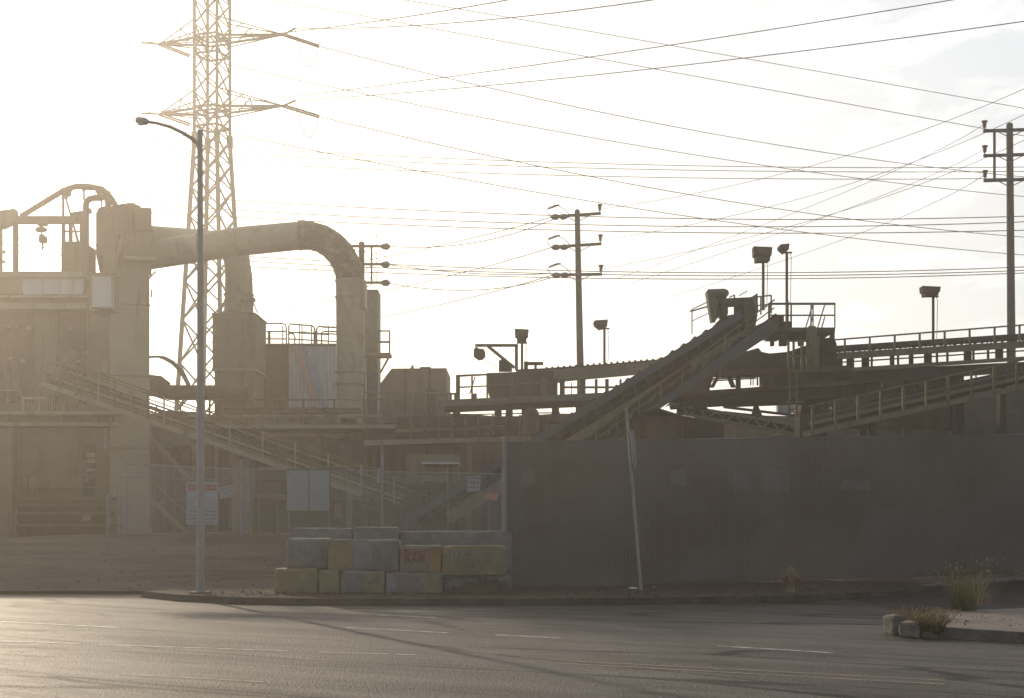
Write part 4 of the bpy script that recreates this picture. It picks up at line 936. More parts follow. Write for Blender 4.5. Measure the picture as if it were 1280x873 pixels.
for i in range(18):
    x = 1058+i*25.5
    y = 439; p = [(x-9,y-.2),(x+9,y-.2),(x+4.5,y+4),(x-1,y+4)]
    y0 = lambda xx, d: 436.5+(xx-1044)*-.065+d
    MB().pprism([(x-11,y0(x-11,0)),(x-3,y0(x-3,0)),(x-9,y0(x-9,6))], YU+.3, .1).build('idler_bracket', 'dark', t)
    MB().pprism([(x+3,y0(x+3,0)),(x+11,y0(x+11,0)),(x+11,y0(x+11,2)),(x+9,y0(x+9,6.5))], YU+.3, .1).build('idler_bracket', 'dark', t)
    MB().tube([U(x,434.6,-.066,.2), U(x,434.6,-.066,1.2)], .07, 6).build('idler', 'dark', t)
    for d in (-2.5, 2.5): 
        MB().bar(U(x+d,437,-.065,.5), U(x+d,444,-.065,.5), .035, .035).build('idler_leg', 'dark', t)
ubar('deck_beam', 1015, XE, 463.5, -.064, .1, .12, .15, 'tan2')
ubar('deck_rail', 1015, XE, 453.5, -.063, 1.2, .08, .05, 'dark')
random.seed(3)
for i in range(26):
    x = 1047+i*15.5+random.uniform(-5, 5); w_ = random.choice((2,2,3,5,9))
    p0_ = 448+(x-1044)*-.063; MB().pbox(x, p0_, x+w_, p0_+14, YU+.9, .12).build('deck_support', 'dark', t)
ubar('lower_deck', 1015, XE, 469, -.05, .6, .8, .22, 'dark')
ubar('bottom_beam', 1046, XE, 478, -.078, .4, .5, .30, 'dark')
for i in range(9):
    x = 1062+i*40; yy = 469+(x-1044)*-.055; MB().pbox(x, yy, x+6, yy+6, YU+.6, .3).build('hanger', 'dark', t)
for x in (1075,1130,1190,1250): MB().pbox(x, 476, x+8, 560, YU+1, .4).build('leg', 'dark', t)
MB().pprism([(1046,481),(1205,468),(1205,535),(1046,535)], YU+1.2, .4).build('side_sheet', 'brown', t)
MB().pbox(1104, 470, 1128, 484, YU+.2, .4).build('panel_box', 'brown', t)

YP = 46.0
t = thing('walkway_conveyor', 'lower right conveyor with yellow post walkway rising above the stone heap', 'conveyor', (PX(1150,YP), YP, 1.3))
s3 = -56/259.0
def P_(x, off=0, dy=0): return W(x, 535+(x-1020)*s3+off, YP+dy)
def pbar(name, x0, x1, off, dy, wd, ht, m): return MB().bar(P_(x0,off,dy), P_(x1,off,dy), wd, ht).build(name, m, t)
pbar('walkway_stringer', 1004, XE, 5, 0, .07, .17, 'tan2'); pbar('walkway_deck', 1004, XE, 3, .4, .6, .05, 'dark')
pbar('belt_stringer', 1012, XE, -7, .8, .10, .12, 'tan2'); pbar('belt_stringer', 1012, XE, -12, .9, .08, .10, 'brown')
pbar('belt', 1012, XE, -16, 1.4, .8, .07, 'black'); pbar('back_plate', 1020, XE, -10, 1.9, .05, .5, 'dark')
hr = pbar('handrail', 1010, XE, -29, -.04, .05, .05, 'olive'); pbar('handrail', 1010, XE, -15, -.04, .035, .035, 'olive')
for i in range(17):
    x = 1016+i*28.3; MB().bar(P_(x,-29,-.04), P_(x,8,-.04), .09 if i % 2 == 0 else .06, .07).build('post', 'yellow', hr)
for i in range(24):
    x = 1030+i*19; MB().bar(P_(x,-22,1.2), P_(x,-8,1.0), .05, .05).build('idler_bracket', 'brown', t)
MB().pprism([(1040,508),(1088,492),(1088,515),(1040,528)], YP+1.7, .5).build('belt_cover', 'brown', t)
MB().pprism([(1000,520),(1030,512),(1034,545),(1000,550)], YP+1.0, .9).build('tail_guard', 'dark', t)
for x in (1090, 1200): MB().bar(P_(x,6,.5), W(x+4,600,YP+.5), .18, .18).build('leg', 'dark', t)

# ------------------------------------------------------------------ heaps and loose structures further back
def heap(cx, cy, z0, rx, ry, h, label, seed, name='stone_heap'):
    b = MB(); nr, na = 20, 48; vs = [(cx, cy, z0+h)]
    for i in range(1, nr+1):
        for k in range(na):
            a = 2*math.pi*k/na; r = i/nr
            q = Vector((math.cos(a)*r*3+seed, math.sin(a)*r*3, seed)); 
            hh = h*(1-r)**.92*(1+.0*r)+h*.07*mnoise.noise(q)*(1-r)+.12*mnoise.noise(q*5)
            rr = r*(1+.12*mnoise.noise(Vector((math.cos(a)*1.5+seed, math.sin(a)*1.5, 2))))
            vs.append((cx+rx*rr*math.cos(a), cy+ry*rr*math.sin(a), z0+max(-.2, hh) if i < nr else z0-.2))
    fs = [(0, 1+k, 1+(k+1)%na) for k in range(na)]
    fs += [(1+i*na+k, 1+(i+1)*na+k, 1+(i+1)*na+(k+1)%na, 1+i*na+(k+1)%na) for i in range(nr-1) for k in range(na)]
    return tag(b.add(vs, fs, True).build(name, 'pile'), label, 'stone heap')
prof = [(930,560),(985,549),(1050,530),(1110,510),(1180,496),(1240,486),(1300,474),(1450,462),(1700,470),(2000,520)]
def ridge_z(x):
    px = 640+x*F/62.0
    for (a, ya), (c, yc) in zip(prof, prof[1:]):
        if a <= px <= c: return PZ(ya-20+(yc-ya)*(px-a)/(c-a), 62.0)
    return 1.0
def berm(x, y):
    zr = ridge_z(x)-.8; q = Vector((x*.35, y*.35, 2)); half = max(.5, zr*1.45)
    return .8+zr*max(0, 1-abs(y-62-1.2*mnoise.noise(Vector((x*.12,0,4))))/half)**1.05+(.35*mnoise.noise(q)+.16*mnoise.noise(q*3.1))*min(1, zr/3)-.25
tag(sheet(PX(935,62), 46, 47.5, 77, 150, 90, berm).build('stone_heap', 'pile'), 'big dark stone heap behind the right end of the fence', 'stone heap')
heap(12, 90, 1, 22, 12, 7.0, 'broad stone heap behind the crusher station', 4.0)
heap(-8, 96, 1, 20, 12, 7.8, 'broad stone heap behind the gallery legs', 8.0)
heap(-24, 100, 1, 16, 10, 5.4, 'low stone heap behind the left sloping conveyor', 12.0)
t = thing('retaining_wall', 'dark stained retaining wall behind the gallery legs', 'wall', (PX(400,80), 80, 1.1))
MB().pbox(268, 536, 640, 680, 80, 1).build('wall', 'brown', t)
for x in range(280, 640, 36): MB().pbox(x, 534, x+4, 680, 79.7, .29).build('pier', 'dark', t)
t = thing('silver_hopper', 'grey tapered hopper under the sloping conveyor beside the tower', 'hopper', (PX(215,72.5), 73, 3))
MB().pprism([(187,533),(246,535),(236,556),(222,559),(196,561),(189,556)], 72.5, 2).build('bin', 'steel', t)
MB().pbox(186, 530, 247, 534.5, 72.3, 2.4).build('rim', 'tan2', t)
for x in (190,240): MB().pbox(x, 556, x+4, 668, 72.6, .3).build('leg', 'tan2', t)
t = thing('site_trailer', 'pale brown box trailer with a painted awning near the diagonal conveyor foot', 'trailer', (PX(540,58), 58, 1.3))
MB().pbox(508, 568, 572, 606, 60, 2.6).build('rear_box', 'tan2', t)
bx = MB().pbox(530, 582, 562, 603, 57.5, 2).build('front_box', 'tan2', t)
MB().pbox(528, 578.2, 573, 580.2, 57.0, 2.6).build('highlight', 'panel', t)  # pale slab put in for a bright highlight on the box
MB().pbox(562.5, 581, 564.5, 660, 57.6, .15).build('post', 'brown', t)
MB().pbox(510, 606, 570, 612, 59.8, 2.6).build('chassis', 'dark', t)
for x in (516,552): MB().tube([W(x,625,59.6), W(x,625,60.4)], .45, 18).build('wheel', 'black', t)
MB().pbox(512, 612, 566, 668, 61.5, .3).build('skirt', 'brown', t)
t = thing('site_cabin', 'low dull brown cabin behind the pale double board', 'cabin', (PX(400,63), 63, 1.3))
MB().pbox(340, 628, 452, 668, 63, 2.4).build('wall', 'brown', t)
MB().pbox(338, 621.5, 454, 625.5, 62.7, 3).build('roof', 'tan2', t)
for a, c in ((418,427),(432,442)): MB().pbox(a, 631, c, 648, 62.9, .08).build('shutter', 'tan2', t)
MB().pbox(318, 618, 360, 622, 62, .3).build('pipe_rail', 'tan2', t)
for x in (322,346): MB().pbox(x, 622, x+2, 668, 62, .15).build('post', 'tan2', t)
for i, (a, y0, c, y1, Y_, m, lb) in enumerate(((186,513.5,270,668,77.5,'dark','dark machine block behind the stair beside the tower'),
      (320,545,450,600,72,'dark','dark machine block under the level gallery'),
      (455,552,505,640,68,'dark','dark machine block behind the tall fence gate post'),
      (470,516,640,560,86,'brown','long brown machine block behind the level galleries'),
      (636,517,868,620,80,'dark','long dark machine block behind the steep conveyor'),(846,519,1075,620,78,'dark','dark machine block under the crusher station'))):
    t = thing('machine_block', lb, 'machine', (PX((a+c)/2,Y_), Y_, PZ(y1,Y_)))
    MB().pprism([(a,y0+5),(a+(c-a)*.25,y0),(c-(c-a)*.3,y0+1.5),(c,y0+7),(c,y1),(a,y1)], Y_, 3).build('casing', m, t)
    for k_ in range(3):
        x = a+(c-a)*(.2+.3*k_); MB().pbox(x, y0+10, x+(c-a)*.12, y0+(y1-y0)*.6, Y_-.15, .14).build('access_panel', 'brown' if m == 'dark' else 'tan2', t)
    MB().tube([W(a+2,y0+(y1-y0)*.75,Y_-.3), W(c-2,y0+(y1-y0)*.7,Y_-.3)], .1, 6).build('pipe_run', 'tan2', t)
# steel stair beside the tower
t = thing('steel_stair', 'dark steel stair flights descending right of the batch tower', 'stair', (PX(215,64), 64, 1.2))
for (x0,y0,x1,y1) in ((187,545,238,600),(187,623,236,668)):
    for dy in (0, 1.0): MB().bar(W(x0,y0,64+dy), W(x1,y1,64+dy), .06, .2).build('stringer', 'tan2', t)
    for d in (-24,): MB().bar(W(x0,y0+d,64), W(x1,y1+d,64), .045, .045).build('handrail', 'olive', t)
    for k_ in range(8):
        f = (k_+.5)/8; p = W(x0+(x1-x0)*f, y0+(y1-y0)*f, 64); MB().box(p.x-.13, p.x+.13, 64.03, 64.97, p.z-.02, p.z+.02).build('tread', 'steel', t)
for x, y0 in ((205,565),(217,570),(187.5,530),(236,596)): MB().pbox(x, y0, x+1.6, 668, 64.4, .07).build('post', 'tan2', t)
for x in (158,150): MB().pbox(x, 630, x+1.5, 662, 62.8, .07).build('post', 'tan2', t)

# ------------------------------------------------------------------ chain link fence, gates, signs
YF = 48.0
def zc(x): return yard_z(x, YF)
t = thing('chain_link_fence', 'see-through chain link fence and gates across the yard entrance', 'fence', (PX(300,YF), YF, zc(PX(300,YF))))
posts = [148,158,302,361.5,411,478,560,628]
for x in posts:
    top = {478:550,302:575}.get(x, 577 if x < 200 else 584)
    MB().tube([Vector((PX(x,YF),YF,zc(PX(x,YF))-.05)), W(x,top,YF)], .05 if x in (478,302) else .03, 8).build('post', 'galv', t)
for a, b_, ya, yb in ((148,302,579.5,587),(302,478,587,589),(478,628,590,593)):
    MB().tube([W(a,ya,YF), W(b_,yb,YF)], .028, 6).build('top_rail', 'galv', t)
for a, b_, ya, yb in ((148,302,596,601),):
    MB().tube([W(a,ya,YF), W(b_,yb,YF)], .02, 6).build('middle_rail', 'galv', t)
for a, b_, ya, yb in ((148,302,580,587),(302,478,587,589),(478,628,590,593)):
    x0, x1 = PX(a,YF), PX(b_,YF)
    MB().add([(x0,YF+.02,zc(x0)+.05),(x1,YF+.02,zc(x1)+.05),(x1,YF+.02,PZ(yb,YF)),(x0,YF+.02,PZ(ya,YF))], [(0,1,2,3)]).build('wire_mesh', 'link', t)
MB().bar(W(362,592,YF-.125), W(411,636,YF-.125), .025, .025).build('gate_brace', 'galv', t)
MB().tube([W(475,604,YF), W(475,586,YF)], .09, 8).build('gate_hinge', 'galv', t)

YZ = YF-.08
t = thing('double_board', 'pale blank two panel board hung on the chain link gate', 'board', W(386,639,YZ))
for a, c, y0 in ((358.5,385.2,588.5),(387,411.5,588)): MB().pbox(a, y0, c, 638.5, YZ, .015).build('panel', 'white', t)
fr = MB()
for a, y0, c, y1 in ((357,586.3,413.4,588),(357,638.6,413.4,640),(357,588,358.4,638.6),(412,588,413.4,638.6),(385.3,588,386.9,638.6)): fr.pbox(a, y0, c, y1, YZ-.01, .035)
fr.build('frame', 'olive', t)

def txt_rows(rows, Y, m, parent, name='lettering', tilt=0.0, cx=0, cy=0):
    """rows of short dark strokes: print too small to read in the photograph"""
    b = MB()
    for (x0, x1, y, h) in rows:
        x = x0
        while x < x1:
            w_ = random.uniform(.45, .9)*h; hh = h*random.uniform(.75, 1)
            pts = [(x,y),(x+w_,y),(x+w_,y+hh),(x,y+hh)]
            if tilt: pts = [(cx+(a-cx)*math.cos(tilt)-(c-cy)*math.sin(tilt), cy+(a-cx)*math.sin(tilt)+(c-cy)*math.cos(tilt)) for a, c in pts]
            k_ = random.random()
            P = [W(a,c,Y) for a, c in pts]; i0 = len(b.v)
            mid = [P[0].lerp(P[1], .3), P[3].lerp(P[2], .3), P[0].lerp(P[1], .62), P[3].lerp(P[2], .62)]
            if k_ < .5: b.add([P[0], mid[0], mid[1], P[3]], [(0,1,2,3)]); b.add([mid[2], P[1], P[2], mid[3]], [(0,1,2,3)])
            else: b.add([P[0], mid[2], mid[3], P[3]], [(0,1,2,3)])
            x += w_+.28*h
    return b.build(name, m, parent)
t = thing('warning_sign', 'tall white sign with red header behind the street lamp pole', 'sign', W(252.5,656,YZ))
sb = MB().pbox(233, 603, 272.5, 656, YZ, .012).build('sign_board', 'white', t)
MB().pbox(235.3, 606, 270.2, 613.5, YZ-.004, .003).build('header', 'red', sb)
txt_rows([(238.5,267,608.2,3.2)], YZ-.006, 'white', sb)
txt_rows([(236.5,268,616.5,5)], YZ-.004, 'blue', sb)
txt_rows([(237,246,624,2.6),(259,268.5,624,2.6),(237,245,629,2.6),(260,268,629,2.6),(237,246,634,2.2),(258,268,634,2.2)], YZ-.004, 'spray', sb)
txt_rows([(236.5,269,638.5,2.2),(236.5,269,643,2.4),(236.5,269,647.5,2.4),(238,267,652,1.6)], YZ-.004, 'ink', sb)
MB().tube([W(252,628,YZ-.006), W(252,628,YZ-.003)], .21, 20).build('symbol', 'fadered', sb)
t = thing('notice_sign', 'small tilted white notice right of the tall red headed sign', 'sign', W(283,624,YZ))
p = [W(273.3,609,YZ), W(291,606.4,YZ), W(292.7,620.5,YZ), W(275.3,624.3,YZ)]
sb = MB().add(p+[v+Vector((0,.01,0)) for v in p], [(3,2,1,0),(4,5,6,7),(0,1,5,4),(1,2,6,5),(2,3,7,6),(3,0,4,7)]).build('sign_board', 'white', t)
txt_rows([(276,290,609.5,2.3),(276.5,290,613,2.3),(279.5,287,616,2),(276.5,290.5,619.3,2.2)], YZ-.004, 'ink', sb, 'lettering', -.16, 283, 615)
t = thing('notice_sign', 'pale plate on the fence just above the small tilted notice', 'sign', W(284,606,YZ))
MB().pbox(278.5, 596, 290.5, 606.3, YZ+.03, .01).build('sign_board', 'concp', t)
t = thing('notice_sign', 'small white notice in front of the diagonal conveyor foot', 'sign', W(592,615,YZ))
sb = MB().pprism([(583.8,595.5),(600.6,594),(600.3,614),(583.8,615.2)], YZ, .01).build('sign_board', 'white', t)
txt_rows([(585.5,599,597,2.2),(588,597,601.5,4),(585.5,599,608.5,2.2)], YZ-.004, 'ink', sb)
t = thing('reflector_panel', 'striped orange reflector panel tilted behind the fence end post', 'reflector', W(613.5,630,YZ+1))
b = MB()
for i in range(6):
    x = 605+i*2.6; yb = 620.5-abs(i-2)*.4+ (3.5 if i > 1 else 1.5)
    p = [(x,621.5+(i*.5)),(x+5.5,615.2+(i*.35)),(x+6.6,616+(i*.35)),(x+1.3,622.6+(i*.9))]
    b.pprism(p, YZ+1, .02)
b.build('stripes', 'orange', t)
MB().bar(W(612,628,YZ+1.05), W(611,668,YZ+1.05), .04, .04).build('stand', 'galv', t)
t = thing('traffic_cone', 'orange cone beside the sloping conveyor legs', 'traffic cone', W(312,667,YF+3))
pz = W(312,667,YF+3)
MB().lathe(pz, [(.12,.02),(.04,.40),(.025,.44)], 14).build('cone', 'po', t); MB().box(pz.x-.2, pz.x+.2, pz.y-.2, pz.y+.2, pz.z-.02, pz.z+.02).build('base', 'po', t)

# ------------------------------------------------------------------ lattice tower
YO = 100.0; OX = PX(265.3, YO)
KP = YO/F
t = thing('lattice_tower', 'tall steel lattice power tower behind the ducts', 'power tower', (OX, YO, 1.2))
th0 = math.radians(26.6)
def rad(z):                            # half diagonal of the square body at a height
    zj = PZ(175,YO)
    return 22.3*KP if z >= zj else 22.3*KP+(zj-z)*20.0/301
def corner(i, z):
    a = th0+i*math.pi/2; r = rad(z); return Vector((OX+r*math.cos(a), YO+r*math.sin(a), z))
ztop = 47.5
zs_up = [PZ(175,YO)+i*1.6 for i in range(12)]
zs_lo = [1.0, 5.5, 9.5, 12.9, 15.9, 18.6, 21.0, 23.2, 25.2, 27.0, PZ(175,YO)]
for i in range(4):
    MB().bar(corner(i,1), corner(i,PZ(175,YO)), .26, .26).build('leg', 'lattice', t)
    MB().bar(corner(i,PZ(178,YO)), corner(i,ztop), .19, .19).build('leg', 'lattice', t)
    j = (i+1) % 4
    for zl, wd in ((zs_lo,.10),(zs_up,.09)):
        b = MB()
        for a, c in zip(zl, zl[1:]):
            b.bar(corner(i,a), corner(j,c), wd, wd); b.bar(corner(j,a), corner(i,c), wd, wd)
        b.build('bracing', 'lattice', t)
    b = MB()
    for z in (PZ(47,YO), PZ(52,YO), PZ(136,YO), PZ(142,YO), PZ(70,YO), PZ(160,YO)): b.bar(corner(i,z), corner(j,z), .12, .12)
    b.build('ring', 'lattice', t)
    MB().box(corner(i,PZ(175,YO)).x-.19, corner(i,PZ(175,YO)).x+.19, corner(i,PZ(175,YO)).y-.19, corner(i,PZ(175,YO)).y+.19, PZ(183,YO), PZ(168,YO)).build('splice_plate', 'lattice', t)
tips = []
axd = Vector((1, -.22, 0)).normalized()
for lv, (ya, yu) in enumerate(((50.5,27),(138.5,115),(-37,-60))):
    z = PZ(ya,YO)
    for s_ in (1, -1):
        tip = Vector((OX, YO, z))+axd*(5.3 if s_ > 0 else -4.0)
        arm = MB()
        for i in ((0,3) if s_ > 0 else (1,2)):
            c = corner(i, z); arm.bar(c, tip, .14, .14)
            c2 = corner(i, z-.3); arm.bar(c2, tip, .07, .07)
        arm.build('cross_arm', 'lattice', t)
        b = MB()
        for i in ((0,3) if s_ > 0 else (1,2)):
            b.bar(corner(i, PZ(yu,YO)), tip, .07, .07)
            m_ = corner(i, z).lerp(tip, .45); b.bar(m_, corner(i, PZ(yu,YO)).lerp(tip, .38), .06, .06); b.bar(corner(i,z).lerp(tip,.15), corner(i, PZ(yu,YO)).lerp(tip, .38), .06, .06)
        b.build('arm_tie', 'lattice', t)
        ins = MB(); e = tip+Vector((2.3, 1.2, -.40)) if s_ > 0 else tip+Vector((1.8, 1.4, -.35))
        for o_ in (-.1, .1):
            ins.tube([tip+Vector((0,o_,o_)), e+Vector((0,o_,o_))], .07, 8)
        io = ins.build('insulator_string', 'wire', t)
        e2 = tip+Vector((1.0, -1.3, -.02) if s_ > 0 else (-1.0, -1.1, -.25))
        ins = MB().tube([tip, e2], .07, 8).build('insulator_string', 'wire', t)
        mid = (e+e2)/2+Vector((0,0,-2.0))
        jp = [e2.lerp(mid, k_/6)+Vector((0,0,-.4*math.sin(math.pi*k_/6))) for k_ in range(7)]+[mid.lerp(e, k_/6)+Vector((0,0,-.9*math.sin(math.pi*k_/6)*.6)) for k_ in range(1,7)]
        MB().tube(jp, .03, 5).build('jumper_cable', 'wire', t)
        if lv < 2: tips.append((lv, s_, e, e2))

# ------------------------------------------------------------------ utility poles
def util_pole(x, ytop, Y, label, arms, rtop, rbase, lean, left_pin, right_pin, left_dead, right_dead, riser):
    pb = Vector((PX(x+lean,Y), Y, 1.1)); pt = W(x, ytop, Y)
    t = thing('utility_pole', label, 'utility pole', pb, 'wooden utility poles behind the plant')
    MB().tube([pb, pt, pt+Vector((0,0,.08))], [rbase, rtop, rtop*.6], 12).build('pole', 'wood', t)
    for ya, hl, tilt in arms:
        cx = x+lean*(ya-ytop)/400.0; a, c = W(cx-hl, ya+tilt, Y-rtop-.08), W(cx+hl, ya-tilt, Y-rtop-.08)
        ar = MB().bar(a, c, .11, .14).build('cross_arm', 'wood', t)
        for s_ in (-1, 1): MB().bar(W(cx+s_*hl*.55, ya, Y-rtop-.12), W(cx, ya+9, Y-rtop-.05), .035, .035).build('arm_brace', 'steel', ar)
        for s_, pin, dead in ((-1,left_pin,left_dead),(1,right_pin,right_dead)):
            e = a if s_ < 0 else c
            k_ = Y/F
            if pin: MB().lathe(e+Vector((-s_*.06,0,.05)), [(.025,0),(.03,.10),(.10,.12),(.06,.2),(.11,.23),(.07,.31),(.14,.35),(.15,.42),(.05,.45)], 10).build('insulator', 'insul', ar)
            if dead:
                d = Vector((s_*.9,.25,-.05)) if s_ > 0 else Vector((-.75,.5,-.02))
                b = MB()
                q0 = e-Vector((s_*.75,0,-.0))
                b.tube([q0, q0+Vector((s_*.12,0,0)), q0+Vector((s_*.3,0,-.02)), q0+Vector((s_*.45,0,0)), q0+Vector((s_*.6,0,-.02)), q0+Vector((s_*.78,0,-.02)), q0+Vector((s_*.9,0,-.02))] if s_ < 0 else
                       [e-Vector((.25,0,.02)), e-Vector((.1,0,.02)), e+Vector((.15,0,-.02)), e+Vector((.3,0,-.02))],
                       [.06,.14,.16,.08,.16,.15,.05] if s_ < 0 else [.06,.17,.2,.08], 10)
                b.build('insulator_string', 'insul', ar)
                if s_ < 0:
                    MB().tube([q0+Vector((-.9,0,0)), q0+Vector((-1.15,0,.3)), q0+Vector((-1.0,0,.5)), q0+Vector((-.6,0,.62)), q0+Vector((-.2,0,.4)), q0+Vector((.1,0,.08))], .02, 5).build('jumper_cable', 'wire', ar)
                    MB().bar(q0+Vector((-1.05,0,.4)), q0+Vector((-.45,0,.62)), .07, .07).build('clamp', 'steel', ar)
                else:
                    MB().bar(e-Vector((.45,0,0)), e-Vector((.45,0,-.62)), .05, .05).build('pin', 'steel', ar)
                    MB().tube([e+Vector((.1,0,.1)), e+Vector((.05,0,.4)), e+Vector((-.2,0,.62)), e+Vector((-.45,0,.64)), e+Vector((-.75,0,.5)), e+Vector((-.9,0,.1))], .014, 5).build('jumper_cable', 'wire', ar)
    if riser:
        x_, y0, y1 = riser; MB().bar(W(x_,y0,Y-.45), W(x_,y1,Y-.45), .10, .10).build('riser_bar', 'wood', t)
    return t
YE1, YE2, YE3 = 75.0, 67.0, 82.0
util_pole(721.5, 264, YE1, 'middle wooden utility pole with three cross arms and strain insulators', ((269,29.5,2),(307,29.5,2),(343.5,29.5,.5)), .14, .24, 8, False, True, True, False, None)
util_pole(1262, 156, YE2, 'tall dark utility pole near the right edge with pin insulators', ((163,33,1),(194,33,1),(225,33,1)), .155, .23, 4, True, False, False, False, (1243,163,226))
util_pole(452, 304, YE3, 'distant utility pole mostly hidden behind the gooseneck duct', ((308,29,0),(330.5,29,0),(353.5,29,0)), .17, .2, 0, False, False, False, True, (464.5,308,354))
YE4 = 100.0
t = thing('utility_pole', 'far small pole with insulators seen through the frame at the left edge', 'utility pole', (PX(-3,YE4), YE4, 1), 'wooden utility poles behind the plant')
MB().tube([Vector((PX(-3,YE4),YE4,1)), W(-3,305,YE4)], .18, 8).build('pole', 'wood', t)
for y in (316,328): MB().bar(W(-10,y,YE4), W(7,y,YE4), .1, .1).tube([W(3,y-1,YE4), W(5,y-.5,YE4), W(7,y,YE4)], [.08,.14,.06], 8).build('cross_arm', 'wood', t)

# ------------------------------------------------------------------ overhead cables
def cable(pts, Ya, Yb, r, label, sag=.0, n=30):
    """pts: picture points, left to right, at depths running from Ya to Yb"""
    P = [W(x,y,Ya+(Yb-Ya)*i/(len(pts)-1)) for i, (x, y) in enumerate(pts)]
    if len(P) == 3:                       # a parabola through three points
        a, m_, c = P; out = []
        for i in range(n+1):
            s_ = i/n; out.append(a*(2*(s_-.5)*(s_-1))+m_*(4*s_*(1-s_))+c*(2*s_*(s_-.5)))
    else: out = [P[0].lerp(P[-1], i/n)-Vector((0,0,sag*4*(i/n)*(1-i/n))) for i in range(n+1)]
    o = MB().tube(out, r, 5).build('power_cable', 'wire')
    tag(o, label, 'cable', 'overhead power cables crossing the sky'); return o
hi_t = 'transmission cable leaving the upper tower arm'
e_up, e_lo = [q for q in tips if q[0] == 0], [q for q in tips if q[0] == 1]
def px_of(v): return (640+v.x*F/v.y, HY-(v.z-CH)*F/v.y, v.y)
def from_tip(e, x1, y1, Y1, r, label, sag=.6, ext=1.25):
    a = e; d = W(x1,y1,Y1)+Vector((0,0,sag*4/ext*(1-1/ext))); far = a+(d-a)*ext
    n = 36; out = [a.lerp(far, i/n)-Vector((0,0,sag*4*(i/n)*(1-i/n))) for i in range(n+1)]
    tag(MB().tube(out, r, 5).build('power_cable', 'wire'), label, 'cable', 'overhead power cables crossing the sky')
R1, R2 = .034, .027
cable([(200,-30),(505,0),(1700,212)], 100, 135, R1, 'highest cable falling from the top edge to the right')
cable([(120,-42),(343,0),(1600,228)], 100, 130, R1, 'second highest cable falling from the top edge to the right')
for (lv, s_, e, e2) in tips:
    nm = 'upper' if lv == 0 else 'lower'
    if s_ > 0:
        from_tip(e, 1235, 217 if lv == 0 else 293, 125, R1, f'falling cable tied to the right tip of the {nm} tower arm', 1.6)
        from_tip(e2, 817 if lv == 0 else 1280, 0 if lv == 0 else 27, 68, R2, f'rising dark cable from the right tip of the {nm} tower arm', .8, 1.4)
    else:
        from_tip(e, 1280, 246 if lv == 0 else 319, 130, R1, f'falling cable that passes behind the tower from the left tip of the {nm} arm', 1.8)
        from_tip(e2, 636 if lv == 0 else 1191, 0, 72, R2, f'rising dark cable passing the tower from the left tip of the {nm} arm', .8, 1.4)
for i, (ya, ym, yb, nm) in enumerate(((172,204,208,'top'),(183,210,214,'middle'),(195,220,222,'bottom'))):
    cable([(-40,ya-12 if i<9 else 0),(720,ym),(1500,yb-3)], 150, 150, .045, f'{nm} of three thin level cables above the middle utility pole')
for i, (ya, ym, yb, nm) in enumerate(((227,271,266,'top'),(240,281.5,272,'middle'),(252,289,284,'bottom'))):
    cable([(-20,ya),(720,ym-.5),(1400,yb)], 112, 106, .036, f'{nm} of three level cables passing the middle pole top')
for i, (ya, ym, yb, nm) in enumerate(((300,339,328,'top'),(309,343,333,'middle'),(318,348,336,'bottom'))):
    cable([(-20,ya-6),(700,ym-.5),(1400,yb)], 112, 106, .036, f'{nm} of three level cables below the lowest arm of the middle pole')
for i, (y0, xm, ym, x1, y1, nm) in enumerate(((262,1020,206,1330,88,'top'),(301,1030,240,1330,118,'middle'),(337,1040,268,1330,150,'bottom'))):
    cable([(749,y0),(xm,ym),(x1,y1)], 75, 50, .011, f'cable from the right insulator on the {nm} arm of the middle pole')
for i, (y0, xm, ym, x1, y1, nm) in enumerate(((156,1050,243,830,330,'top'),(187,1060,261,850,335,'middle'),(219,1080,290,900,352,'bottom'))):
    cable([(x1-60,y1+19),(xm,ym),(1230,y0)], 92, 67, .013, f'cable from the pin insulator on the {nm} arm of the right pole')
for i, (y0, x1, y1, nm) in enumerate(((271,300,352,'top'),(309,300,398,'middle'),(344,300,428,'bottom'))):
    cable([(x1,y1),(500,(y0+y1)/2+6),(691,y0)], 112, 75, .022, f'cable falling left from the strain insulator on the {nm} arm of the middle pole')
for i, (y0, ym, y1, nm) in enumerate(((308,306,273,'top'),(330.5,342,342,'middle'),(353.5,363,346,'bottom'))):
    cable([(481,y0),(590,ym if i else 304),(694,y1)], 82, 75, .022, f'cable between the {nm} arms of the middle and distant poles')

# ------------------------------------------------------------------ weeds, rubble and litter
def tuft(name, base, n, h, spread, m, label, seed, heads=None, lean=.5):
    random.seed(seed); b = MB(); hd = MB()
    for i in range(n):
        a = random.uniform(0, 6.283); r = spread*.35*math.sqrt(random.random()); p = base+Vector((math.cos(a)*r, math.sin(a)*r, 0))
        L_ = h*random.uniform(.35, 1); out = Vector((math.cos(a), math.sin(a), 0))*random.uniform(.1, lean)*L_
        s_ = Vector((-math.sin(a), math.cos(a), 0))*random.uniform(.004, .010)
        prev = None; pts = []
        for k_ in range(5):
            f = k_/4; c = p+out*f**1.7+Vector((0,0,L_*(f-.18*f*f*lean))); wd = s_*(1-f*.85); pts += [c-wd, c+wd]
        b.add(pts, [(2*k_,2*k_+1,2*k_+3,2*k_+2) for k_ in range(4)])
        if heads and random.random() < .35:
            c = pts[-1]; d = out*.15+Vector((0,0,.05)); hd.tube([c, c+d*.5, c+d], [.003,.009,.002], 4)
    t = thing(name, label, 'weed', base)
    b.build('blades', m, t)
    if heads and hd.v: tag(hd.build('seed_heads', heads, t), kind='stuff')
    return t
wb = gnd(1203, 763, .16); tuft('tall_weed', wb, 210, 1.0, .75, 'weed', 'tall wispy green weed behind the pavement at the right', 5, 'dry', .55)
tuft('tall_weed', wb+Vector((.75,1.6,0.02)), 60, .75, .9, 'dry', 'sparse dry weed beside the tall green weed', 15, 'dry', .9)
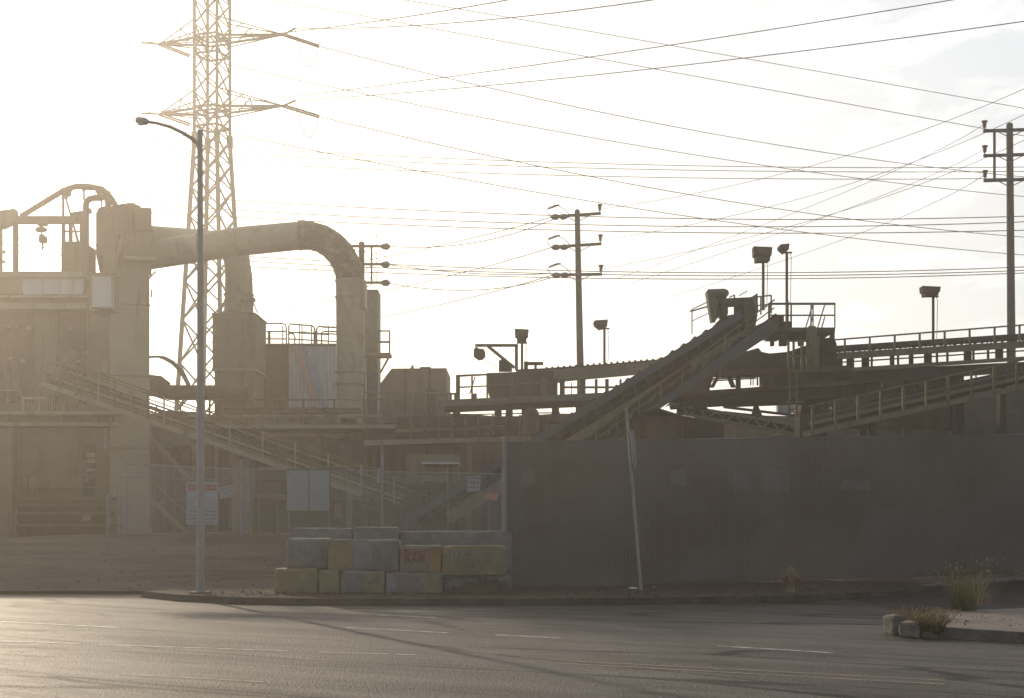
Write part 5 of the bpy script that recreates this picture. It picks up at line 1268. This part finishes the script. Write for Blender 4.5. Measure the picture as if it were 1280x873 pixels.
gb = gnd(1163, 789, .10); tuft('grass_clump', gb, 420, .36, .62, 'weed', 'low green grass clump at the broken pavement corner', 6, 'dry', .9)
tuft('grass_clump', gnd(1146,778,.13), 320, .26, .75, 'dry', 'low dry straw clump behind the broken kerb stone', 9, 'dry', 1.1)
def rock(px, py, sx, sy, sz, label, seed, rz=0):
    random.seed(seed); p = gnd(px, py, 0)
    bm = bmesh.new(); bmesh.ops.create_cube(bm, size=1); bmesh.ops.subdivide_edges(bm, edges=bm.edges[:], cuts=5, use_grid_fill=True)
    R_ = Matrix.Rotation(rz, 3, 'Z'); me = bpy.data.meshes.new('kerb_stone')
    for v in bm.verts:
        c = v.co.copy(); e = sum(1 for k_ in c if abs(k_) > .45)
        if e > 1: c *= .9
        c *= 1+.16*mnoise.noise(v.co*2.3+Vector((seed,0,0))); c = R_ @ Vector((c.x*sx, c.y*sy, (c.z+.45)*sz)); v.co = c
    bm.to_mesh(me); bm.free(); me.materials.append(M['rock']); o = bpy.data.objects.new('kerb_stone', me); col.objects.link(o); o.location = p
    return tag(o, label, 'kerb stone')
rock(1119, 794, .25, .34, .33, 'squarish broken kerb stone at the tip of the pavement', 1, .25)
rock(1139, 797, .30, .34, .25, 'greyer tilted kerb stone next to the grass clump', 4, -.5)
random.seed(21)
for i, (px, py, c, lb) in enumerate(((793,738,'paper','white litter scrap at the fence foot left of the leaning post'),(824,737,'paper','pale litter scrap right of the leaning post'),(1051,733,'paper','white litter scrap right of the hydrant'),
        (1062,731,'paper','crumpled pale scrap farther right of the hydrant'),(966,737,'paper','tiny litter scrap left of the hydrant'))):
    p = gnd(px, py, .16); b = MB(); nn_ = 6
    pts = [p+Vector((.11*math.cos(k_*1.05)*random.uniform(.6,1.4), .08*math.sin(k_*1.05), .02+random.uniform(0,.07))) for k_ in range(nn_)]
    b.add(pts+[v-Vector((0,0,.015)) for v in pts], [tuple(range(nn_)), tuple(range(2*nn_-1,nn_-1,-1))]+[(k_,(k_+1)%nn_,nn_+(k_+1)%nn_,nn_+k_) for k_ in range(nn_)])
    tag(b.build('litter', c), lb, 'litter')
p = gnd(322, 716, .12); b = MB()
vs = [(p.x+(i/8-.5)*.8, p.y+(j/3-.5)*.5, .13+.05*random.random()+.25*yard_z(p.x,p.y)) for j in range(4) for i in range(9)]
tag(b.add(vs, [(j*9+i, j*9+i+1, (j+1)*9+i+1, (j+1)*9+i) for j in range(3) for i in range(8)]).build('litter', 'paper'), 'flattened white sheet lying beside the left end of the blocks', 'litter')
heap(PX(606,31.3), 31.38, .13, 1.0, .42, .36, 'small dirt heap against the right end of the lower blocks', 3.0, 'dirt_heap')
# leaves and dirt clods along the kerb and fence foot: nobody could count them
b = MB(); random.seed(31)
for i in range(760):
    if i < 620:
        x = random.uniform(-6.5, 13); y = front[0].y; y = 29.9+random.random()*(back_y(x)-30.2)*random.random()**.4; z = .165+.3*max(0,min(1,x/12))*max(0,(y-30)/4)
        if y > fence_y(x)-.15 and x > 0: y = fence_y(x)-.2-random.random()*.4
    else:
        x = random.uniform(6.4, 10.5); y = random.uniform(20.5, 25); z = .165
        if (x-6.3)+(y-21.4) < .9 or y > 22.7+(x-6.3)*1.2: continue
    s_ = random.uniform(.008, .04 if i < 620 else .022); a = random.uniform(0, 3.1)
    c, d = Vector((math.cos(a)*s_, math.sin(a)*s_, random.uniform(0,.02))), Vector((-math.sin(a)*s_*.6, math.cos(a)*s_*.6, random.uniform(-.01,.02)))
    p = Vector((x,y,z+.01)); b.add([p-c, p-d, p+c, p+d, p+Vector((0,0,s_*.7))], [(0,1,4),(1,2,4),(2,3,4),(3,0,4)])
for i in range(420):
    x = random.uniform(-16, -5.5); y = 34.6+random.random()**1.5*11; z = yard_z(x, y)+.01; s_ = random.uniform(.012, .06)*(1.5 if i % 23 == 0 else 1); a = random.uniform(0, 3.1)
    c, d = Vector((math.cos(a)*s_, math.sin(a)*s_, 0)), Vector((-math.sin(a)*s_*.7, math.cos(a)*s_*.7, 0)); p = Vector((x,y,z))
    b.add([p-c, p-d, p+c, p+d, p+Vector((0,0,s_*.7))], [(0,1,4),(1,2,4),(2,3,4),(3,0,4)])
tag(b.build('debris', 'soil'), 'leaves and dirt clods scattered over the yard, kerb and fence foot', None, None, 'stuff')
# straggly dry weeds along the foot of the fence
b = MB(); random.seed(41)
for i in range(520):
    x = random.choice((random.uniform(.2, 13), random.gauss(4.2, .5), random.gauss(1, .6), random.gauss(11.5, 1.0), random.uniform(-7.2,-.3)))
    y = fence_y(x)-.12-abs(random.gauss(0,.18)) if x > 0 else 31.2-random.random()*.25
    z = .16+.30*max(0,min(1,x/12)); h = random.uniform(.04,.17)*(1.3 if x > 9 else 1)
    a = random.uniform(0,6.28); dv_ = Vector((math.cos(a)*h*.5, math.sin(a)*h*.3, h)); s_ = Vector((.006,0,0)); p = Vector((x,y,z-.02))
    b.add([p-s_, p+s_, p+dv_*.6+s_*.7, p+dv_+Vector((0,0,-h*.1)), p+dv_*.6-s_*.7], [(0,1,2,3,4)])
tag(b.build('dry_weeds', 'drydark'), 'straggly dry weeds along the foot of the long fence', None, None, 'stuff')

for o in bpy.data.objects:
    if '_b' in o: del o['_b']
